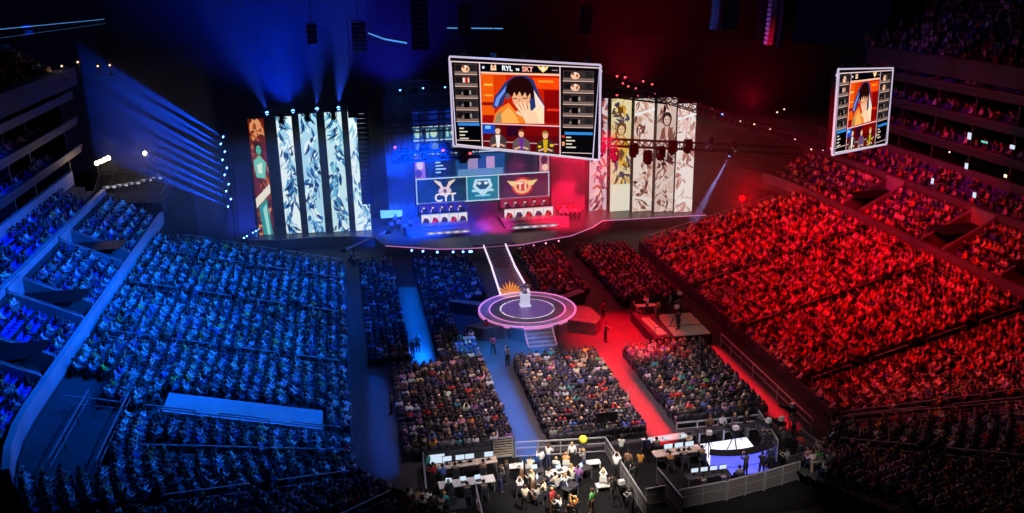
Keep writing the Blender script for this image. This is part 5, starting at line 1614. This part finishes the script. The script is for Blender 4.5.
# control tables left of the broadcast desk
desk((19.2,47.6,0), R_(3), 3.2, .8, 'control table with monitors left of the broadcast desk', 'beige')
desk((19.0,49.3,0), R_(3), 3.0, .7, 'pale narrow table at the back left of the broadcast pen')
desk((20.0,44.6,0), R_(2), 2.8, .7, 'front control table of the broadcast pen', 'darkmetal')
for k, x in enumerate((18.6,19.3,20.0)): monitor((x,47.6,.755), 0, f'glowing monitor on the beige control table, {["left","middle","right"][k]}', 'monitors on the beige control table')
for k, x in enumerate((19.2,19.8,20.4,21.0)): monitor((x,44.7,.755), 0, f'green-white monitor on the front control table, {ordn[k]} from the left', 'monitors on the front control table', .8)
for k, x in enumerate((17.9,19.0,20.2)): laptop((x,49.25,.755), PI, f'open laptop on the pale narrow table, {["left","middle","right"][k]}')
for k, (x, y, c, ps) in enumerate(((18.4,46.7,'orange','sit_lean'),(19.4,46.8,'black','sit_lean'),(20.6,46.9,'brown','sit_lean'),(20.4,48.6,'cream','sit_lean'),(18.2,48.5,'charcoal','sit_lean'),(19.4,43.7,'black','sit_lean'),(20.7,43.8,'navy','sit_lean'),(21.9,44.3,'grey','sit_lap'))):
    person('control_operator', ps, (x,y,0), random.uniform(-.2,.2), c, label=f'seated operator in {c}, {"front" if y < 45 else "beige" if y < 47.5 else "back"} control table of the broadcast pen, {["left","centre","right","right","left","left","right","right end"][k]}')
    folding_chair((x,y,0), 0, f'chair of the operator in {c}, {"front" if y < 45 else "beige" if y < 47.5 else "back"} control table, {["left","centre","right","right","left","left","right","right end"][k]}')

# broadcast desk: white glowing top, curved blue front, four hosts
bd = empty('broadcast_desk', (23.0,47.6,0), label='curved broadcast desk with glowing white floor panel and blue front', cat='desk')
def arcpts(r0, r1, a0, a1, c, n=12):
    o = [(c[0]+r1*math.cos(R_(a0+(a1-a0)*k/n)), c[1]+r1*math.sin(R_(a0+(a1-a0)*k/n))) for k in range(n+1)]
    i = [(c[0]+r0*math.cos(R_(a1-(a1-a0)*k/n)), c[1]+r0*math.sin(R_(a1-(a1-a0)*k/n))) for k in range(n+1)]
    return o+i
def rot(pts): return pts
wb(MB().prism([(21.0,46.6),(24.6,46.9),(24.7,49.3),(21.4,49.1)], 0, .12), 'glow_platform', M['deskglow'], bd)
dk = MB()
c_ = (22.9,50.6)
wb(MB().prism(arcpts(4.1,4.75,244,300,c_)[::-1][::-1], .95, 1.03), 'desktop', M['black'], bd)
wb(MB().prism(arcpts(4.2,4.6,245,299,c_), .1, .95), 'blue_front', M['deskblue'], bd)
wb(MB().prism(arcpts(4.6,5.4,250,286,c_), 0, .06), 'blue_floor_panel', M['deskblue'], bd)
wb(MB().prism([(21.2,49.2),(25.0,49.3),(25.0,49.8),(21.2,49.7)], .85, .93), 'rear_counter', M['darkmetal'], bd)
for x in (21.4,23.1,24.8): wb(MB().box((x,49.5,.43),(.1,.4,.86)), 'counter_leg', M['metal'], bd)
for k, (px, c, tr, hr, ps) in enumerate(((703,'brown','black','brown','sit_lean'),(716,'white','black','brown','stand_work'),(729,'charcoal','grey','blond','stand_work'),(742,'black','black','blond','stand_up'))):
    x = g0(px, 436)[0]
    person('host', 'stand_work' if k else 'stand', (x+.3,49.95 if k < 9 else 0,0), PI, c, tr, hr, k in (0,), label=f'host in {c} behind the broadcast desk, ' + ['leftmost','second from left','second from right','rightmost'][k])
for k, (px, py) in enumerate(((706,446),(732,441))):
    x, y = g0(px, py+9)
    tripod_camera((x,y-.2,0), R_(-10+20*k), f'camera with pale viewfinder in front of the broadcast hosts, {["left","right"][k]}', 1.0)
for k, (px, py) in enumerate(((765,436),(778,434),(789,420))):
    x, y = g0(px, py+12)
    tripod_camera((x,y,0), R_(30), f'tripod camera with pale viewfinder right of the broadcast desk, {["nearest the desk","second","farthest"][k]}', 1.15)
    person('camera_operator', 'stand_cam', (x-.1,y-.75,0), R_(10), ['black','charcoal','grey'][k], label=f'camera operator right of the broadcast desk, {["nearest the desk","second","farthest"][k]}')
for k, (x, y, c, ps) in enumerate(((22.6,44.9,'charcoal','stand_cam'),(23.6,44.8,'black','stand_walk'),(24.4,45.4,'navy','stand'),(26.4,45.4,'black','stand'),(25.3,44.8,'grey','stand_work'),(26.9,46.3,'red','stand_walk'),(24.9,47.2,'black','stand_cam'))):
    person('crew_member', ps, (x,y,0), random.uniform(-.6,.6), c, label=f'crew member in {c} standing {["before the blue desk front","below the blue desk front","right of the blue desk front","right of the grey panelled fence","at the front right barrier","at the right end of the pens","by the white desk platform"][k]}')
tb = empty('display_board', (*g0(816,486), 0), label='pale lit notice board standing at the right end of the pens', cat='board')
MB().box((0,0,.95),(.95,.08,1.5)).build('board', M['beige'], tb)
for s in (-1,1): MB().box((s*.4,0,.1),(.06,.5,.2)).build('foot', M['metal'], tb)
it = [srect(0,0,10,16,(.0,.0,.0))]

# ---------------------------------------------------------------- people standing about the floor
def at(px, py, z=0): p = gz(px, py, z); return (p.x, p.y, z)
stand_list = [
 ((413,358),'stand_walk','black',0.1,'steward in black on the blue aisle by the left floor block'),
 ((418,352),'stand','charcoal',-.3,'second steward beside the one in black on the blue aisle'),
 ((392,414),'stand','brown',1.2,'steward in brown at the edge of the near left aisle'),
 ((508,366),'stand_cam','grey',.2,'camera operator standing in blue light before the round stage'),
 ((605,342),'stand_work','black',-1.3,'crew member in black leaning beside the right stage wing'),
 ((603,318),'stand','black',.3,'dark figure at the right stage wing'),
 ((487,338),'stand','red',.8,'crew member in red at the left side of the round stage'),
 ((493,355),'stand_walk','red',-.6,'crew member in red entering the blue aisle'),
 ((622,300),'stand','navy',.4,'steward in navy on the red plaza, farther one'),
 ((634,318),'stand','black',.9,'steward in black on the red plaza, nearer one'),
 ((618,285),'stand_walk','charcoal',0,'steward in charcoal on the far red aisle'),
]
for (px, py), ps, c, rz, lb in stand_list:
    person('steward' if 'steward' in lb else 'crew_member', ps, at(px, py), rz, c, label=lb)
jx = at(355, 262)
jb = empty('camera_crane', jx, R_(-60), label='white camera crane at the stage end of the blue stand', cat='crane')
MB().box((0,0,.4),(1.0,1.0,.15)).tube((0,0,.4),(0,0,1.7),.08).build('base', M['darkmetal'], jb)
for sx in (-1,1):
    for sy in (-1,1): MB().tube((sx*.45,sy*.5,.17),(sx*.45,sy*.42,.17),.17,n=12).build('wheel', M['black'], jb)
MB().bar((0,-1.2,1.6),(0,4.2,2.6),.16).build('arm', M['white'], jb)
MB().box((0,-1.3,1.6),(.5,.4,.5)).build('counterweight', M['black'], jb)
MB().box((0,4.3,2.45),(.3,.45,.35)).tube((0,4.5,2.4),(0,4.8,2.35),.1).build('camera_head', M['black'], jb)
person('camera_operator', 'stand_work', at(352,264), R_(-60), 'cream', label='crane operator in cream beside the white camera crane')
for k in range(9):
    x = 24.6+.55*(k % 5)+.2*(k//5); y = 100.2+1.5*(k//5)
    person('guest', 'stand' if k % 2 else 'stand_walk', (x,y,1.2 if x > 25.5 else 1.2), PI+random.uniform(-.5,.5), random.choice(['red','white','pink']), label=f'figure in red light beside the right player desk, {"front" if k < 5 else "back"} row, {ordn[k % 5]}', group='figures right of the right player desk')
for k, (px, py) in enumerate(((392,234),(399,232),(405,236),(411,232),(396,228))):
    person('guest', 'stand', at(px, py, 1.2), PI+random.uniform(-.5,.5), random.choice(['white','grey']), label=f'figure in blue light standing left of the left player desk, {ordn[k]} of five', group='figures left of the left player desk')
pdk = empty('glowing_counter', at(391, 224, 1.2), label='pale teal glowing wedge-shaped counter at the left end of the stage', cat='counter')
MB().prism([(-1.1,-.4),(.8,-.5),(1.3,.1),(-1.1,.5)], 0, .9).build('base', M['black'], pdk)
MB().prism([(-1.15,-.45),(.8,-.55),(1.4,.1),(-1.15,.55)], .9, 1.6).build('lit_top', M.setdefault('tealglow', mat('teal_glow', (.2,.6,.7), emit=(.25,.8,.95), strength=.9)), pdk)

# ---------------------------------------------------------------- haze in the lamp light
def haze(name, lo, hi, dens, label, aniso=.2, color=(1,1,1), fade=False):
    c = [(a+b)/2 for a, b in zip(lo, hi)]; d = [b-a for a, b in zip(lo, hi)]
    m = bpy.data.materials.new(name); m.use_nodes = True
    nt = m.node_tree; nt.nodes.remove(nt.nodes['Principled BSDF'])
    v = nt.nodes.new('ShaderNodeVolumeScatter'); v.inputs['Density'].default_value = dens; v.inputs['Anisotropy'].default_value = aniso
    v.inputs['Color'].default_value = (*color, 1)
    nt.links.new(v.outputs[0], nt.nodes['Material Output'].inputs['Volume'])
    if fade:       # thins out towards the left and the top
        tc = nt.nodes.new('ShaderNodeTexCoord'); sp = nt.nodes.new('ShaderNodeSeparateXYZ')
        nt.links.new(tc.outputs['Object'], sp.inputs[0])
        mr = nt.nodes.new('ShaderNodeMapRange'); mr.interpolation_type = 'SMOOTHSTEP'
        mr.inputs['From Min'].default_value = lo[0]; mr.inputs['From Max'].default_value = lo[0]+8; mr.inputs['To Max'].default_value = dens
        nt.links.new(sp.outputs[0], mr.inputs['Value'])
        m2 = nt.nodes.new('ShaderNodeMapRange'); m2.interpolation_type = 'SMOOTHSTEP'
        m2.inputs['From Min'].default_value = hi[2]; m2.inputs['From Max'].default_value = hi[2]-6
        nt.links.new(sp.outputs[2], m2.inputs['Value'])
        mu = nt.nodes.new('ShaderNodeMath'); mu.operation = 'MULTIPLY'
        nt.links.new(mr.outputs[0], mu.inputs[0]); nt.links.new(m2.outputs[0], mu.inputs[1])
        nt.links.new(mu.outputs[0], v.inputs['Density'])
    o = MB().box(c, d).build(name, m)
    return tag(o, label, 'haze', kind='stuff')
haze('stage_haze', (-19,86,1.5), (54,100,14), 0.012, 'thin theatrical haze hanging over the stage')
haze('back_haze', (-26,100.02,1.5), (54,119,33), 0.014, 'theatrical haze rising behind the banner screens')
haze('beam_haze', (-26.5,95.5,4), (-13.5,104.6,24), 0.045, 'denser haze around the ladder of blue beams on the left', fade=True)
